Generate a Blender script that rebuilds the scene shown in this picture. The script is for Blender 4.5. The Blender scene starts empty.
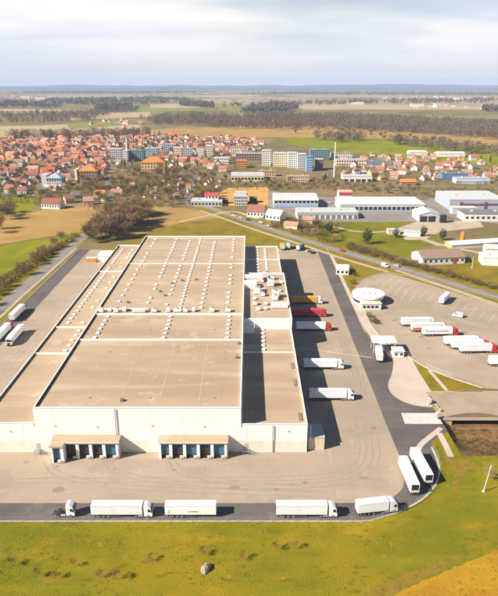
import bpy, math, random
import numpy as np
from mathutils import Vector, Matrix, noise as mnoise
random.seed(11)
R = math.radians
HAZE_DENSITY = 7.0e-5
S = bpy.context.scene
COL = S.collection

# ------------------------------------------------------------------ camera
CAM_H, F_PX, HORIZON, CX, CY = 110.0, 600.0, 79.0, 249.0, 298.0
PITCH = math.atan((CY - HORIZON) / F_PX)
CP, SP = math.cos(PITCH), math.sin(PITCH)
cam_d = bpy.data.cameras.new('camera')
cam = bpy.data.objects.new('camera', cam_d)
COL.objects.link(cam)
cam.location = (0, 0, CAM_H)
cam.rotation_euler = (R(90) - PITCH, 0, 0)
cam_d.sensor_fit = 'HORIZONTAL'
cam_d.sensor_width = 36.0
cam_d.lens = 36.0 * F_PX / 498.0
cam_d.clip_start = 1.0
cam_d.clip_end = 80000.0
S.camera = cam

# ------------------------------------------------------------------ sun, sky, exposure
SUN_AZ = Vector((-0.91, -0.415)).normalized()      # horizontal direction towards the sun
SUN_EL = R(37.5)
sd = bpy.data.lights.new('sun', 'SUN')
sun = bpy.data.objects.new('sun', sd)
COL.objects.link(sun)
sd.energy = 5.0
sd.angle = R(0.5)
sd.color = (1.0, 0.915, 0.79)
to_sun = Vector((SUN_AZ.x * math.cos(SUN_EL), SUN_AZ.y * math.cos(SUN_EL), math.sin(SUN_EL)))
sun.rotation_euler = to_sun.to_track_quat('Z', 'Y').to_euler()
sun.location = (-300, -100, 400)

W = bpy.data.worlds.new('World')
S.world = W
W.use_nodes = True
wt = W.node_tree
wt.nodes.clear()
wo = wt.nodes.new('ShaderNodeOutputWorld')
wb = wt.nodes.new('ShaderNodeBackground')
wb.inputs['Strength'].default_value = 0.05
sky = wt.nodes.new('ShaderNodeTexSky')
sky.sky_type = 'NISHITA'
sky.sun_disc = False
sky.sun_elevation = SUN_EL
sky.sun_rotation = math.atan2(SUN_AZ.x, SUN_AZ.y)
sky.altitude = 400
sky.air_density = 1.0
sky.dust_density = 0.2
sky.ozone_density = 2.0
def wn(t, **kw):
    n = wt.nodes.new(t)
    for k, v in kw.items():
        setattr(n, k, v)
    return n
def wmath(op, a, b=None, c=None):
    n = wn('ShaderNodeMath', operation=op)
    for i, v in enumerate((a, b, c)):
        if v is None: continue
        if isinstance(v, (int, float)): n.inputs[i].default_value = v
        else: wt.links.new(v, n.inputs[i])
    return n.outputs[0]
tc = wn('ShaderNodeTexCoord')
skyv = wn('ShaderNodeVectorMath', operation='MAXIMUM')      # no black ground below the horizon line
skyv.inputs[1].default_value = (-2, -2, 0.012)
wt.links.new(tc.outputs['Generated'], skyv.inputs[0])
wt.links.new(skyv.outputs[0], sky.inputs[0])
sep = wn('ShaderNodeSeparateXYZ')
wt.links.new(tc.outputs['Generated'], sep.inputs[0])
up = wmath('MAXIMUM', sep.outputs['Z'], 0.0)
den = wmath('ADD', up, 0.24)                       # a cloud deck seen in perspective
comb = wn('ShaderNodeCombineXYZ')
wt.links.new(wmath('DIVIDE', sep.outputs['X'], den), comb.inputs[0])
wt.links.new(wmath('DIVIDE', sep.outputs['Y'], den), comb.inputs[1])
def cloud_noise(scale, detail, off, rough=0.55, dist=0.3):
    mp = wn('ShaderNodeMapping')
    mp.inputs['Location'].default_value = off
    mp.inputs['Scale'].default_value = (0.55, 1.0, 1.0)
    wt.links.new(comb.outputs[0], mp.inputs[0])
    n = wn('ShaderNodeTexNoise')
    n.inputs['Scale'].default_value = scale
    n.inputs['Detail'].default_value = detail
    n.inputs['Roughness'].default_value = rough
    n.inputs['Distortion'].default_value = dist
    wt.links.new(mp.outputs[0], n.inputs['Vector'])
    return n.outputs['Fac']
n1 = cloud_noise(0.45, 6, (1.7, 3.1, 0))
n2 = cloud_noise(1.1, 5, (4.2, 0.4, 2))
# near the horizon one looks through the flanks of many clouds; overhead, out of view, cover is thinned to deepen shadows
low = wn('ShaderNodeMapRange', interpolation_type='SMOOTHSTEP')
wt.links.new(up, low.inputs['Value'])
low.inputs['From Min'].default_value = 0.0
low.inputs['From Max'].default_value = 0.36
low.inputs['To Min'].default_value = 0.26
low.inputs['To Max'].default_value = -0.17
cov = wn('ShaderNodeMapRange', interpolation_type='SMOOTHSTEP')
wt.links.new(wmath('ADD', n1, low.outputs[0]), cov.inputs['Value'])
cov.inputs['From Min'].default_value = 0.44
cov.inputs['From Max'].default_value = 0.74
# the air below the deck: the lowest degrees are clear pale blue
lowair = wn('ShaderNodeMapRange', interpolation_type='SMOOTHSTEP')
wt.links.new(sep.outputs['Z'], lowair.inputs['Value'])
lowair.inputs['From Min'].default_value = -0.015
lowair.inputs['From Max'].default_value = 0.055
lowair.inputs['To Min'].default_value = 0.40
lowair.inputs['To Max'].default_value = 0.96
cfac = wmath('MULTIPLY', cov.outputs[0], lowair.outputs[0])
cr = wn('ShaderNodeValToRGB')
cr.color_ramp.elements[0].position = 0.40
cr.color_ramp.elements[0].color = (8.9, 9.3, 10.5, 1)
cr.color_ramp.elements[1].position = 0.58
cr.color_ramp.elements[1].color = (12.6, 12.0, 11.4, 1)
wt.links.new(n2, cr.inputs[0])
mixc = wn('ShaderNodeMix', data_type='RGBA')
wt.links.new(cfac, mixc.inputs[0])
wt.links.new(sky.outputs[0], mixc.inputs[6])
wt.links.new(cr.outputs[0], mixc.inputs[7])
hzn = wn('ShaderNodeMapRange', interpolation_type='SMOOTHSTEP')      # the pale blue air low over the plain
wt.links.new(sep.outputs['Z'], hzn.inputs['Value'])
hzn.inputs['From Min'].default_value = -0.02
hzn.inputs['From Max'].default_value = 0.10
hzn.inputs['To Min'].default_value = 0.85
hzn.inputs['To Max'].default_value = 0.0
mixh = wn('ShaderNodeMix', data_type='RGBA')
wt.links.new(hzn.outputs[0], mixh.inputs[0])
wt.links.new(mixc.outputs[2], mixh.inputs[6])
mixh.inputs[7].default_value = (7.2, 8.0, 9.7, 1)
wt.links.new(mixh.outputs[2], wb.inputs['Color'])
wt.links.new(wb.outputs[0], wo.inputs['Surface'])

S.view_settings.view_transform = 'Standard'
S.view_settings.look = 'None'
S.view_settings.gamma = 1.0
S.view_settings.exposure = 0.9
S.view_settings.use_curve_mapping = False
S.render.engine = 'CYCLES'
S.cycles.use_denoising = True
S.cycles.max_bounces = 5
S.cycles.diffuse_bounces = 3
S.cycles.glossy_bounces = 2
S.cycles.transparent_max_bounces = 6
S.cycles.volume_bounces = 1
S.cycles.caustics_reflective = False
S.cycles.caustics_refractive = False

# ------------------------------------------------------------------ the lie of the land
SLOPE_Y, SLOPE_K, FAR_Y = 2250.0, 0.0082, 14000.0
def land(y):
    return 0.0 if y < SLOPE_Y else -SLOPE_K * (y - SLOPE_Y)
def G(px, py, h=0.0):
    """point of the land (raised by h) seen at a place of the photograph"""
    dx = (px - CX) / F_PX
    fw = CP - (py - CY) / F_PX * SP
    dn = SP + (py - CY) / F_PX * CP
    t = (CAM_H - h) / dn
    if t * fw > SLOPE_Y:
        t = (CAM_H - h - SLOPE_K * SLOPE_Y) / (dn - SLOPE_K * fw)
    y = t * fw
    return Vector((t * dx, y, land(y) + h))
def PX(px, py, h=0.0):
    return G(px, py, h).x
def PY(py, h=0.0):
    return G(CX, py, h).y

# ------------------------------------------------------------------ materials
def material(name, base, rough=0.85, layers=(), world=False, bump=0.0, bump_scale=8.0, rnd=0.0, metal=0.0, spec=0.3, hue=0.0, grid=None):
    """layers: (colour, scale, lo, hi, amount, stretch xyz, rotation z)"""
    m = bpy.data.materials.new(name)
    m.use_nodes = True
    nt = m.node_tree
    b = nt.nodes['Principled BSDF']
    b.inputs['Roughness'].default_value = rough
    b.inputs['Metallic'].default_value = metal
    b.inputs['Specular IOR Level'].default_value = spec
    if world:
        src = nt.nodes.new('ShaderNodeNewGeometry').outputs['Position']
    else:
        src = nt.nodes.new('ShaderNodeTexCoord').outputs['Object']
    cur = nt.nodes.new('ShaderNodeRGB')
    cur.outputs[0].default_value = (*base, 1)
    cur = cur.outputs[0]
    for i, L in enumerate(layers):
        col, sc, lo, hi, amt = L[:5]
        st = L[5] if len(L) > 5 else (1, 1, 1)
        rz = L[6] if len(L) > 6 else 0
        mp = nt.nodes.new('ShaderNodeMapping')
        mp.inputs['Scale'].default_value = st
        mp.inputs['Rotation'].default_value = (0, 0, rz)
        mp.inputs['Location'].default_value = (i * 13.7, i * 7.3, i * 3.1)
        nt.links.new(src, mp.inputs[0])
        n = nt.nodes.new('ShaderNodeTexNoise')
        n.inputs['Scale'].default_value = sc
        n.inputs['Detail'].default_value = 6
        n.inputs['Roughness'].default_value = 0.6
        nt.links.new(mp.outputs[0], n.inputs['Vector'])
        r = nt.nodes.new('ShaderNodeMapRange')
        r.interpolation_type = 'SMOOTHSTEP'
        r.inputs['From Min'].default_value = lo
        r.inputs['From Max'].default_value = hi
        r.inputs['To Max'].default_value = amt
        nt.links.new(n.outputs['Fac'], r.inputs['Value'])
        mx = nt.nodes.new('ShaderNodeMix')
        mx.data_type = 'RGBA'
        nt.links.new(r.outputs[0], mx.inputs[0])
        nt.links.new(cur, mx.inputs[6])
        mx.inputs[7].default_value = (*col, 1)
        cur = mx.outputs[2]
    if grid:                                     # thin joints: (step x, step y, width, colour, amount)
        gx_, gy_, gw_, gc_, ga_ = grid
        sp = nt.nodes.new('ShaderNodeSeparateXYZ'); nt.links.new(src, sp.inputs[0])
        def mth(op, a, b):
            n = nt.nodes.new('ShaderNodeMath'); n.operation = op
            for i, v in enumerate((a, b)):
                if isinstance(v, (int, float)): n.inputs[i].default_value = v
                else: nt.links.new(v, n.inputs[i])
            return n.outputs[0]
        hit = None
        for ax, st in (('X', gx_), ('Y', gy_)):
            if not st: continue
            h = mth('LESS_THAN', mth('FRACT', mth('DIVIDE', sp.outputs[ax], st), 0), gw_ / st)
            hit = h if hit is None else mth('MAXIMUM', hit, h)
        mx = nt.nodes.new('ShaderNodeMix'); mx.data_type = 'RGBA'
        nt.links.new(mth('MULTIPLY', hit, ga_), mx.inputs[0])
        nt.links.new(cur, mx.inputs[6]); mx.inputs[7].default_value = (*gc_, 1)
        cur = mx.outputs[2]
    if rnd or hue:
        oi = nt.nodes.new('ShaderNodeObjectInfo')
        hs = nt.nodes.new('ShaderNodeHueSaturation')
        r = nt.nodes.new('ShaderNodeMapRange')
        r.inputs['To Min'].default_value = 1 - rnd
        r.inputs['To Max'].default_value = 1 + rnd
        nt.links.new(oi.outputs['Random'], r.inputs['Value'])
        nt.links.new(r.outputs[0], hs.inputs['Value'])
        if hue:
            ml = nt.nodes.new('ShaderNodeMath'); ml.operation = 'MULTIPLY'
            ml.inputs[1].default_value = 17.31
            fr = nt.nodes.new('ShaderNodeMath'); fr.operation = 'FRACT'
            nt.links.new(oi.outputs['Random'], ml.inputs[0]); nt.links.new(ml.outputs[0], fr.inputs[0])
            r2 = nt.nodes.new('ShaderNodeMapRange')
            r2.inputs['To Min'].default_value = 0.5 - hue
            r2.inputs['To Max'].default_value = 0.5 + hue
            nt.links.new(fr.outputs[0], r2.inputs['Value'])
            nt.links.new(r2.outputs[0], hs.inputs['Hue'])
        nt.links.new(cur, hs.inputs['Color'])
        cur = hs.outputs[0]
    nt.links.new(cur, b.inputs['Base Color'])
    if bump:
        n = nt.nodes.new('ShaderNodeTexNoise')
        n.inputs['Scale'].default_value = bump_scale
        n.inputs['Detail'].default_value = 5
        nt.links.new(src, n.inputs['Vector'])
        bp = nt.nodes.new('ShaderNodeBump')
        bp.inputs['Strength'].default_value = bump
        bp.inputs['Distance'].default_value = 0.3
        nt.links.new(n.outputs['Fac'], bp.inputs['Height'])
        nt.links.new(bp.outputs[0], b.inputs['Normal'])
    return m

M = {}
M['roof'] = material('roof_membrane', (0.421, 0.313, 0.21), .9, [
    ((0.323, 0.225, 0.142), .035, .42, .66, .75, (.35, 1.6, 1)),
    ((0.502, 0.399, 0.295), .05, .5, .7, .7, (.25, 2.2, 1)),
    ((0.278, 0.209, 0.142), .3, .55, .8, .55, (.25, 1.3, 1)),
    ((0.466, 0.38, 0.295), .6, .55, .75, .4, (3.0, .12, 1)),
    ((0.296, 0.225, 0.161), 1.7, .5, .8, .35), ((0.343, 0.27, 0.192), .07, .57, .62, .45), ((0.52, 0.428, 0.323), .11, .60, .65, .4), ((0.281, 0.22, 0.156), .5, .62, .72, .5)], grid=(0, 3.1, .16, (.36, .29, .20), .25), world=True)
M['roof_white'] = material('roof_coping', (.78, .74, .68), .6, [((.6, .55, .48), .7, .5, .75, .5)], world=True)
M['wall_white'] = material('white_wall_panel', (.82, .79, .765), .55, [((.79, .75, .69), .25, .45, .75, .5, (1, 1, .25)), ((.70, .65, .58), 1.2, .6, .8, .3, (2, 1, .15)), ((.63, .575, .50), 1.0, .56, .8, .4, (3, 1, .05))], world=True)
M['wall_cream'] = material('cream_wall_base', (.76, .70, .60), .7, [((.62, .55, .45), .4, .45, .75, .6, (1, 1, .3))], world=True)
M['seam'] = material('panel_joint', (.68, .64, .58), .7)
M['inner_shade'] = material('parapet_shade', (.055, .05, .055), .8, [((.10, .085, .075), .6, .5, .7, .6)], world=True)  # near-black paint for the shade on a parapet's inner face
M['skylight'] = material('skylight_dome', (.80, .78, .76), .35, rnd=.08)
M['hvac'] = material('plant_housing', (.70, .68, .65), .5, [((.5, .48, .45), .9, .5, .75, .5)], rnd=.1)
M['steel'] = material('galvanised_steel', (.42, .43, .44), .45, [((.28, .28, .29), 2.0, .5, .7, .5)], metal=.5)
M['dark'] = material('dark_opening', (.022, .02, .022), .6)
M['door_blue'] = material('dock_door_blue', (.06, .145, .21), .5, [((.05, .14, .22), 1.2, .45, .7, .7)])
M['door_brown'] = material('dock_door_brown', (.045, .040, .046), .6, [((.02, .015, .018), 1.2, .45, .7, .7)])
M['rubber'] = material('black_rubber', (.02, .02, .022), .85)
M['rim'] = material('wheel_rim', (.45, .45, .46), .4, metal=.6)
M['tarp'] = material('white_trailer_side', (.87, .86, .84), .45, [((.62, .59, .55), .5, .52, .8, .4, (1, 1, .3))], rnd=.03)
M['tarp_grey'] = material('greyish_trailer_side', (.79, .79, .79), .5, [((.52, .51, .49), .6, .5, .8, .5, (1, 1, .3))])
M['tarp_cream'] = material('creamy_trailer_side', (.80, .77, .71), .5, [((.58, .54, .47), .6, .5, .8, .5, (1, 1, .3))])
M['cab_white'] = material('white_cab_paint', (.80, .80, .81), .25, spec=.5)
M['red'] = material('red_paint', (.55, .03, .02), .3, spec=.5)
M['orange'] = material('orange_tarpaulin', (.72, .36, .05), .5, [((.5, .24, .04), .6, .5, .75, .5)])
M['redtarp'] = material('red_tarpaulin', (.55, .05, .06), .5, [((.4, .03, .04), .6, .5, .75, .5)])
M['glass'] = material('dark_glass', (.02, .03, .045), .08, spec=.7)
M['chassis'] = material('chassis_black', (.035, .033, .033), .6)
M['lamp'] = material('lamp_lens', (.7, .7, .68), .15, spec=.6)
M['print'] = material('grey_print', (.22, .21, .21), .6)
M['redprint'] = material('red_print', (.62, .12, .10), .6)
# the ground
M['concrete'] = material('yard_concrete', (0.361, 0.285, 0.211), .9, [
    ((0.292, 0.231, 0.171), .02, .4, .65, .8, (1, 1.5, 1)),
    ((0.431, 0.348, 0.266), .05, .5, .72, .7, (.4, 1.6, 1)),
    ((0.256, 0.206, 0.154), .25, .55, .8, .5, (.3, 1.8, 1)),
    ((0.229, 0.185, 0.144), 1.4, .55, .8, .45),
    ((0.439, 0.363, 0.28), .5, .55, .75, .45, (1.6, .3, 1)), ((0.269, 0.218, 0.17), .055, .57, .62, .4), ((0.233, 0.187, 0.144), .35, .63, .70, .5), ((0.405, 0.339, 0.268), .16, .62, .68, .35)], grid=(6.0, 6.0, .09, (.18, .145, .11), .3), spec=.08, world=True, bump=.12, bump_scale=3)
M['lane'] = material('worn_concrete_lane', (0.353, 0.274, 0.195), .9, [((0.283, 0.218, 0.157), .1, .4, .65, .9), ((0.395, 0.316, 0.238), .5, .5, .75, .6), ((0.255, 0.2, 0.142), 1.2, .55, .8, .5)], world=True, spec=.08)
M['tyre'] = material('tyre_rubbed_concrete', (.29, .241, .189), .9, [((.315, .262, .206), .12, .45, .6, .95), ((.268, .222, .173), .8, .5, .7, .6)], world=True, spec=.08)
M['oil'] = material('oil_stained_concrete', (.235, .195, .153), .85, [((.29, .242, .19), .7, .45, .65, .9)], world=True, spec=.1)
M['tray'] = material('roof_walkway', (.44, .345, .24), .9, [((.40, .305, .205), .3, .45, .65, .9)], world=True)
M['asphalt'] = material('asphalt', (0.131, 0.113, 0.104), .9, [
    ((0.0945, 0.0828, 0.0792), .04, .4, .65, .8), ((0.171, 0.149, 0.133), .2, .5, .75, .7, (.3, 2, 1)), ((0.0765, 0.0693, 0.0675), 1.8, .5, .8, .5), ((0.0675, 0.0612, 0.0594), .3, .60, .68, .5), ((0.189, 0.167, 0.149), .12, .60, .66, .4)], spec=.08, world=True, bump=.1, bump_scale=6)
M['road'] = material('road_asphalt', (0.23, 0.2, 0.174), .9, [((0.17, 0.149, 0.132), .08, .45, .7, .8), ((0.281, 0.246, 0.217), .4, .5, .75, .6)], world=True)
M['gravel_path'] = material('pale_path', (0.442, 0.348, 0.255), .95, [((0.34, 0.264, 0.183), .15, .4, .7, .8)], world=True)
M['apron'] = material('pale_apron', (0.51, 0.412, 0.34), .9, [((0.425, 0.332, 0.264), .08, .4, .7, .8), ((0.357, 0.281, 0.221), .9, .5, .8, .5), ((0.578, 0.484, 0.408), .3, .55, .75, .5)], world=True)
M['paleslab'] = material('pale_slab', (0.546, 0.506, 0.458), .8, [((0.44, 0.405, 0.361), .5, .45, .7, .7)], world=True)
M['paint'] = material('white_road_paint', (.66, .60, .53), .8, [((.45, .39, .32), 1.3, .45, .75, .7)], world=True)
M['kerb'] = material('kerb_concrete', (.50, .44, .33), .9, [((.38, .33, .24), .8, .4, .7, .7)], world=True)
M['meadow'] = material('meadow_grass', (0.235, 0.178, 0.00934), .95, [
    ((0.133, 0.14, 0.00727), .028, .40, .60, .9),
    ((0.343, 0.212, 0.0136), .045, .52, .70, .85, (1, 2.2, 1), .12),
    ((0.203, 0.178, 0.00934), .11, .48, .64, .7, (.3, 2.0, 1), .12),
    ((0.108, 0.104, 0.00727), .30, .56, .70, .65, (.6, 1.5, 1)),
    ((0.381, 0.243, 0.0311), .55, .60, .74, .6),
    ((0.254, 0.148, 0.0311), 1.1, .62, .76, .55),
    ((0.101, 0.0855, 0.00831), 2.8, .58, .76, .55)], spec=.08, world=True, bump=.5, bump_scale=2.2)
M['meadow_dry'] = material('thin_dry_grass', (.225, .155, .022), .95, [((.155, .118, .012), .5, .45, .65, .8), ((.17, .10, .04), 1.2, .5, .75, .8), ((.30, .20, .05), 2.5, .55, .8, .6)], spec=.08, world=True, bump=.5, bump_scale=2)
M['lawn'] = material('verge_grass', (0.226, 0.165, 0.015), .95, [((0.138, 0.115, 0.012), .06, .4, .65, .85), ((0.297, 0.185, 0.04), .25, .5, .75, .7), ((0.0935, 0.075, 0.012), 1.6, .55, .8, .5)], spec=.08, world=True, bump=.3, bump_scale=2)
M['green_field'] = material('green_field', (0.2, 0.205, 0.009), .95, [((0.13, 0.15, 0.0072), .02, .4, .65, .8), ((0.27, 0.225, 0.0135), .05, .5, .7, .7, (2, .5, 1)), ((0.108, 0.1, 0.009), .4, .55, .8, .4)], spec=.08, world=True)
M['tan_field'] = material('dry_field', (.36, .225, .075), .95, [((.27, .165, .055), .02, .4, .65, .8), ((.43, .29, .11), .06, .5, .7, .7, (.4, 1.6, 1)), ((.21, .15, .05), .25, .55, .8, .5)], spec=.08, world=True)
M['orange_field'] = material('orange_stubble', (.38, .222, .018), .95, [((.34, .16, .014), .06, .4, .65, .8, (1, 1, 1)), ((.50, .28, .03), .35, .5, .72, .7, (.3, 1.5, 1), .5), ((.22, .13, .015), 1.6, .55, .8, .5)], spec=.08, world=True, bump=.4, bump_scale=2)
M['dry_scrub'] = material('dry_scrub', (.20, .115, .05), .95, [((.13, .075, .035), .15, .4, .65, .8), ((.29, .18, .07), .5, .5, .75, .7), ((.08, .05, .03), 1.8, .55, .8, .6)], spec=.08, world=True, bump=.6, bump_scale=1.6)
M['land'] = material('open_land', (.215, .160, .075), .95, [
    ((.13, .115, .035), .006, .42, .60, .85), ((.29, .20, .095), .011, .5, .68, .8, (1, .6, 1)), ((.12, .085, .05), .03, .5, .72, .75), ((.33, .26, .16), .08, .56, .76, .5), ((.09, .07, .035), .2, .55, .78, .5)], spec=.08, world=True)
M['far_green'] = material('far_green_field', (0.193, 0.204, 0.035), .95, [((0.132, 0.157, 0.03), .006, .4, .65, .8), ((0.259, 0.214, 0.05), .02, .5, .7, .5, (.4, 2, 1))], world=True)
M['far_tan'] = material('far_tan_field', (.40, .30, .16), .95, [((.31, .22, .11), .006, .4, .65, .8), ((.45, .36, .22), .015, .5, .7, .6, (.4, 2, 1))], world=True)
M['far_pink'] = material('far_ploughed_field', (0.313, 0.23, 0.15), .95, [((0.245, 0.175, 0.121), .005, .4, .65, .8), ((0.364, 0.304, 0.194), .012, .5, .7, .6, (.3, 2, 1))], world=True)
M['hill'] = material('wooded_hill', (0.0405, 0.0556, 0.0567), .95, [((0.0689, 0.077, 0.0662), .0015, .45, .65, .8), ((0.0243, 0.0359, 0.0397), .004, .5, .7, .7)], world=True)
M['pasture'] = material('pasture_grass', (.165, .160, .010), .95, [((.115, .120, .008), .03, .4, .65, .85), ((.225, .185, .016), .08, .5, .7, .7), ((.09, .085, .01), .9, .55, .8, .4)], world=True, spec=.08)
M['orange_ground'] = material('bare_clay', (.55, .29, .07), .95, [((.42, .2, .05), .05, .4, .7, .8), ((.62, .38, .14), .2, .5, .75, .6)], world=True)
# plants
M['bark'] = material('bark', (0.15, 0.111, 0.078), .95, [((0.078, 0.0585, 0.0455), 2.0, .45, .7, .7)], rnd=.15)
M['twig'] = material('bare_twigs', (0.267, 0.178, 0.0786), .95, rnd=.30, hue=.02)
M['twig_dark'] = material('dark_bare_twigs', (0.178, 0.125, 0.0752), .95, rnd=.3, hue=.015)
M['twig_red'] = material('reddish_twigs', (.22, .105, .035), .95, rnd=.2)
M['evergreen'] = material('evergreen_needles', (.030, .052, .018), .9, rnd=.3)
M['shrubgreen'] = material('shrub_leaves', (.075, .085, .018), .9, rnd=.3)
M['wood_far'] = material('winter_wood', (0.166, 0.119, 0.0822), .95, [((0.217, 0.16, 0.0927), .02, .45, .65, .8), ((0.101, 0.0836, 0.0662), .05, .5, .7, .8), ((0.246, 0.182, 0.106), .4, .55, .75, .5)], world=True)
M['scrub'] = material('brown_scrub', (0.157, 0.104, 0.0416), .95, [((0.102, 0.0908, 0.0227), .02, .45, .65, .8), ((0.221, 0.147, 0.0605), .3, .5, .7, .7), ((0.085, 0.0605, 0.034), .8, .5, .75, .6)], world=True, spec=.05)
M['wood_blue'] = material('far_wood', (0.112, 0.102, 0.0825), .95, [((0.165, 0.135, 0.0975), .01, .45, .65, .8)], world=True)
# town
for k, c in dict(r1=(.42, .14, .08), r2=(.47, .22, .14), r3=(.31, .12, .085), r4=(.52, .17, .055), r5=(.36, .20, .145), r6=(.23, .19, .175)).items():
    M['tile_' + k] = material('roof_tile_' + k, c, .85, [((c[0] * .7, c[1] * .7, c[2] * .7), .8, .45, .7, .6)], rnd=.22, hue=.012)
for k, c in dict(white=(.74, .71, .66), cream=(.66, .56, .40), grey=(.46, .44, .43), ochre=(.58, .40, .17), pink=(.62, .38, .32), blue=(.26, .40, .60), green=(.16, .27, .28), lightgrey=(.50, .50, .50), bluegrey=(.36, .40, .46), black=(.03, .03, .035), brown=(.26, .18, .13), red=(.50, .07, .07), purple=(.22, .06, .12), orange=(.62, .22, .03), yellow=(.70, .62, .44), darkgrey=(.17, .165, .165), deepblue=(.12, .22, .42), lime=(.35, .50, .12)).items():
    M['p_' + k] = material('render_' + k, c, .75, [((c[0] * .75, c[1] * .75, c[2] * .75), .35, .5, .75, .6)], rnd=.06)
for k, c in dict(silver=(.55, .56, .58), carred=(.50, .03, .03), carblue=(.05, .12, .3), carwhite=(.8, .8, .8), cardark=(.05, .05, .055)).items():
    M[k] = material('car_' + k, c, .25, spec=.6)

# ------------------------------------------------------------------ mesh helpers
class MB:
    def __init__(s): s.v = []; s.f = []
    def add(s, vs, fs):
        o = len(s.v)
        s.v += [tuple(p) for p in vs]
        s.f += [tuple(i + o for i in f) for f in fs]
        return s
    def box(s, x0, x1, y0, y1, z0, z1):
        return s.add([(x0, y0, z0), (x1, y0, z0), (x1, y1, z0), (x0, y1, z0), (x0, y0, z1), (x1, y0, z1), (x1, y1, z1), (x0, y1, z1)],
                     [(3, 2, 1, 0), (4, 5, 6, 7), (0, 1, 5, 4), (1, 2, 6, 5), (2, 3, 7, 6), (3, 0, 4, 7)])
    def poly(s, pts):
        return s.add(pts, [tuple(range(len(pts)))])
    def prism(s, pts, z0, z1):
        n = len(pts)
        a = sum(pts[i][0] * pts[(i + 1) % n][1] - pts[(i + 1) % n][0] * pts[i][1] for i in range(n))
        if a < 0: pts = pts[::-1]
        return s.add([(p[0], p[1], z0) for p in pts] + [(p[0], p[1], z1) for p in pts],
                     [tuple(range(n))[::-1], tuple(range(n, 2 * n))] + [(i, (i + 1) % n, n + (i + 1) % n, n + i) for i in range(n)])
    def xprofile(s, prof, y0, y1):
        """prof: (x, z) outline, drawn out along y"""
        n = len(prof)
        a = sum(prof[i][0] * prof[(i + 1) % n][1] - prof[(i + 1) % n][0] * prof[i][1] for i in range(n))
        if a < 0: prof = prof[::-1]
        return s.add([(p[0], y0, p[1]) for p in prof] + [(p[0], y1, p[1]) for p in prof],
                     [tuple(range(n)), tuple(range(n, 2 * n))[::-1]] + [((i + 1) % n, i, n + i, n + (i + 1) % n) for i in range(n)])
    def tube(s, p0, p1, r0, r1=None, n=6, cap=True):
        p0, p1 = Vector(p0), Vector(p1)
        r1 = r0 if r1 is None else r1
        d = (p1 - p0).normalized()
        a = d.orthogonal().normalized(); b = d.cross(a)
        vs = []
        for p, r in ((p0, r0), (p1, r1)):
            for i in range(n):
                t = 2 * math.pi * i / n
                vs.append(p + a * math.cos(t) * r + b * math.sin(t) * r)
        fs = [(i, (i + 1) % n, n + (i + 1) % n, n + i) for i in range(n)]
        if cap: fs += [tuple(range(n))[::-1], tuple(range(n, 2 * n))]
        return s.add(vs, fs)
    def mesh(s, name, mat):
        me = bpy.data.meshes.new(name)
        me.from_pydata(s.v, [], s.f)
        me.materials.append(mat)
        me.update()
        return me
def bevel(me, w, seg=1):
    import bmesh
    bm = bmesh.new(); bm.from_mesh(me)
    bmesh.ops.bevel(bm, geom=bm.edges[:], offset=w, segments=seg, affect='EDGES')
    bm.to_mesh(me); bm.free()
    return me
def link(name, me, parent=None, loc=None, rz=None):
    o = bpy.data.objects.new(name, me)
    COL.objects.link(o)
    if parent is not None: o.parent = parent
    if loc is not None: o.location = loc
    if rz is not None: o.rotation_euler = (0, 0, rz)
    return o
def obj(name, mb, mat, parent=None, loc=None, rz=None):
    return link(name, mb.mesh(name, M[mat]), parent, loc, rz)
def thing(name, label, cat, loc=(0, 0, 0), rz=0.0, group=None):
    o = link(name, None, None, loc, rz)
    o.empty_display_size = 0.5
    o['label'] = label; o['category'] = cat
    if group: o['group'] = group
    return o
def tag(o, label, cat, group=None):
    o['label'] = label; o['category'] = cat
    if group: o['group'] = group
    return o
def struct(o):
    o['kind'] = 'structure'; return o
def copy_tree(o, parent=None):
    c = o.copy(); COL.objects.link(c)
    if parent is not None: c.parent = parent
    for ch in list(o.children): copy_tree(ch, c)
    return c
def put(name, pts, z, mat, kind='structure'):
    """a level sheet over the land; pts are ground points"""
    o = obj(name, MB().poly([(p[0], p[1], (p[2] if len(p) > 2 else 0) + z) for p in pts]), mat)
    me = o.data
    me.flip_normals() if me.polygons and me.polygons[0].normal.z < 0 else None
    o['kind'] = kind
    return o
def pxs(*pts):
    return [G(*p) for p in pts]
def chaikin(pts, n=2, closed=False):
    pts = [Vector(p[:2]).to_3d() if len(p) < 3 else Vector(p) for p in pts]
    for _ in range(n):
        out = [] if closed else [pts[0]]
        rng = range(len(pts)) if closed else range(len(pts) - 1)
        for i in rng:
            a, b = pts[i], pts[(i + 1) % len(pts)]
            out += [a * .75 + b * .25, a * .25 + b * .75]
        if not closed: out.append(pts[-1])
        pts = out
    return pts
def ribbon(name, line, w, z, mat, h=None):
    """a strip of width w along a line; with h a raised kerb"""
    L, Rr = [], []
    for i, p in enumerate(line):
        a = line[max(0, i - 1)]; b = line[min(len(line) - 1, i + 1)]
        d = Vector((b[0] - a[0], b[1] - a[1])).normalized()
        nrm = Vector((-d.y, d.x)) * w / 2
        L.append((p[0] + nrm.x, p[1] + nrm.y)); Rr.append((p[0] - nrm.x, p[1] - nrm.y))
    mb = MB()
    n = len(line)
    if h is None:
        mb.add([(q[0], q[1], z) for q in L] + [(q[0], q[1], z) for q in Rr], [(n + i, n + i + 1, i + 1, i) for i in range(n - 1)])
    else:
        vs = [(q[0], q[1], zz) for zz in (z, z + h) for q in L] + [(q[0], q[1], zz) for zz in (z, z + h) for q in Rr]
        fs = []
        for i in range(n - 1):
            fs += [(3 * n + i, 3 * n + i + 1, n + i + 1, n + i), (i + 1, i, n + i, n + i + 1), (2 * n + i, 2 * n + i + 1, 3 * n + i + 1, 3 * n + i)]
        fs += [(0, 2 * n, 3 * n, n), (n - 1, 2 * n - 1, 4 * n - 1, 3 * n - 1)]
        mb.add(vs, fs)
    return struct(obj(name, mb, mat))
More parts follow.
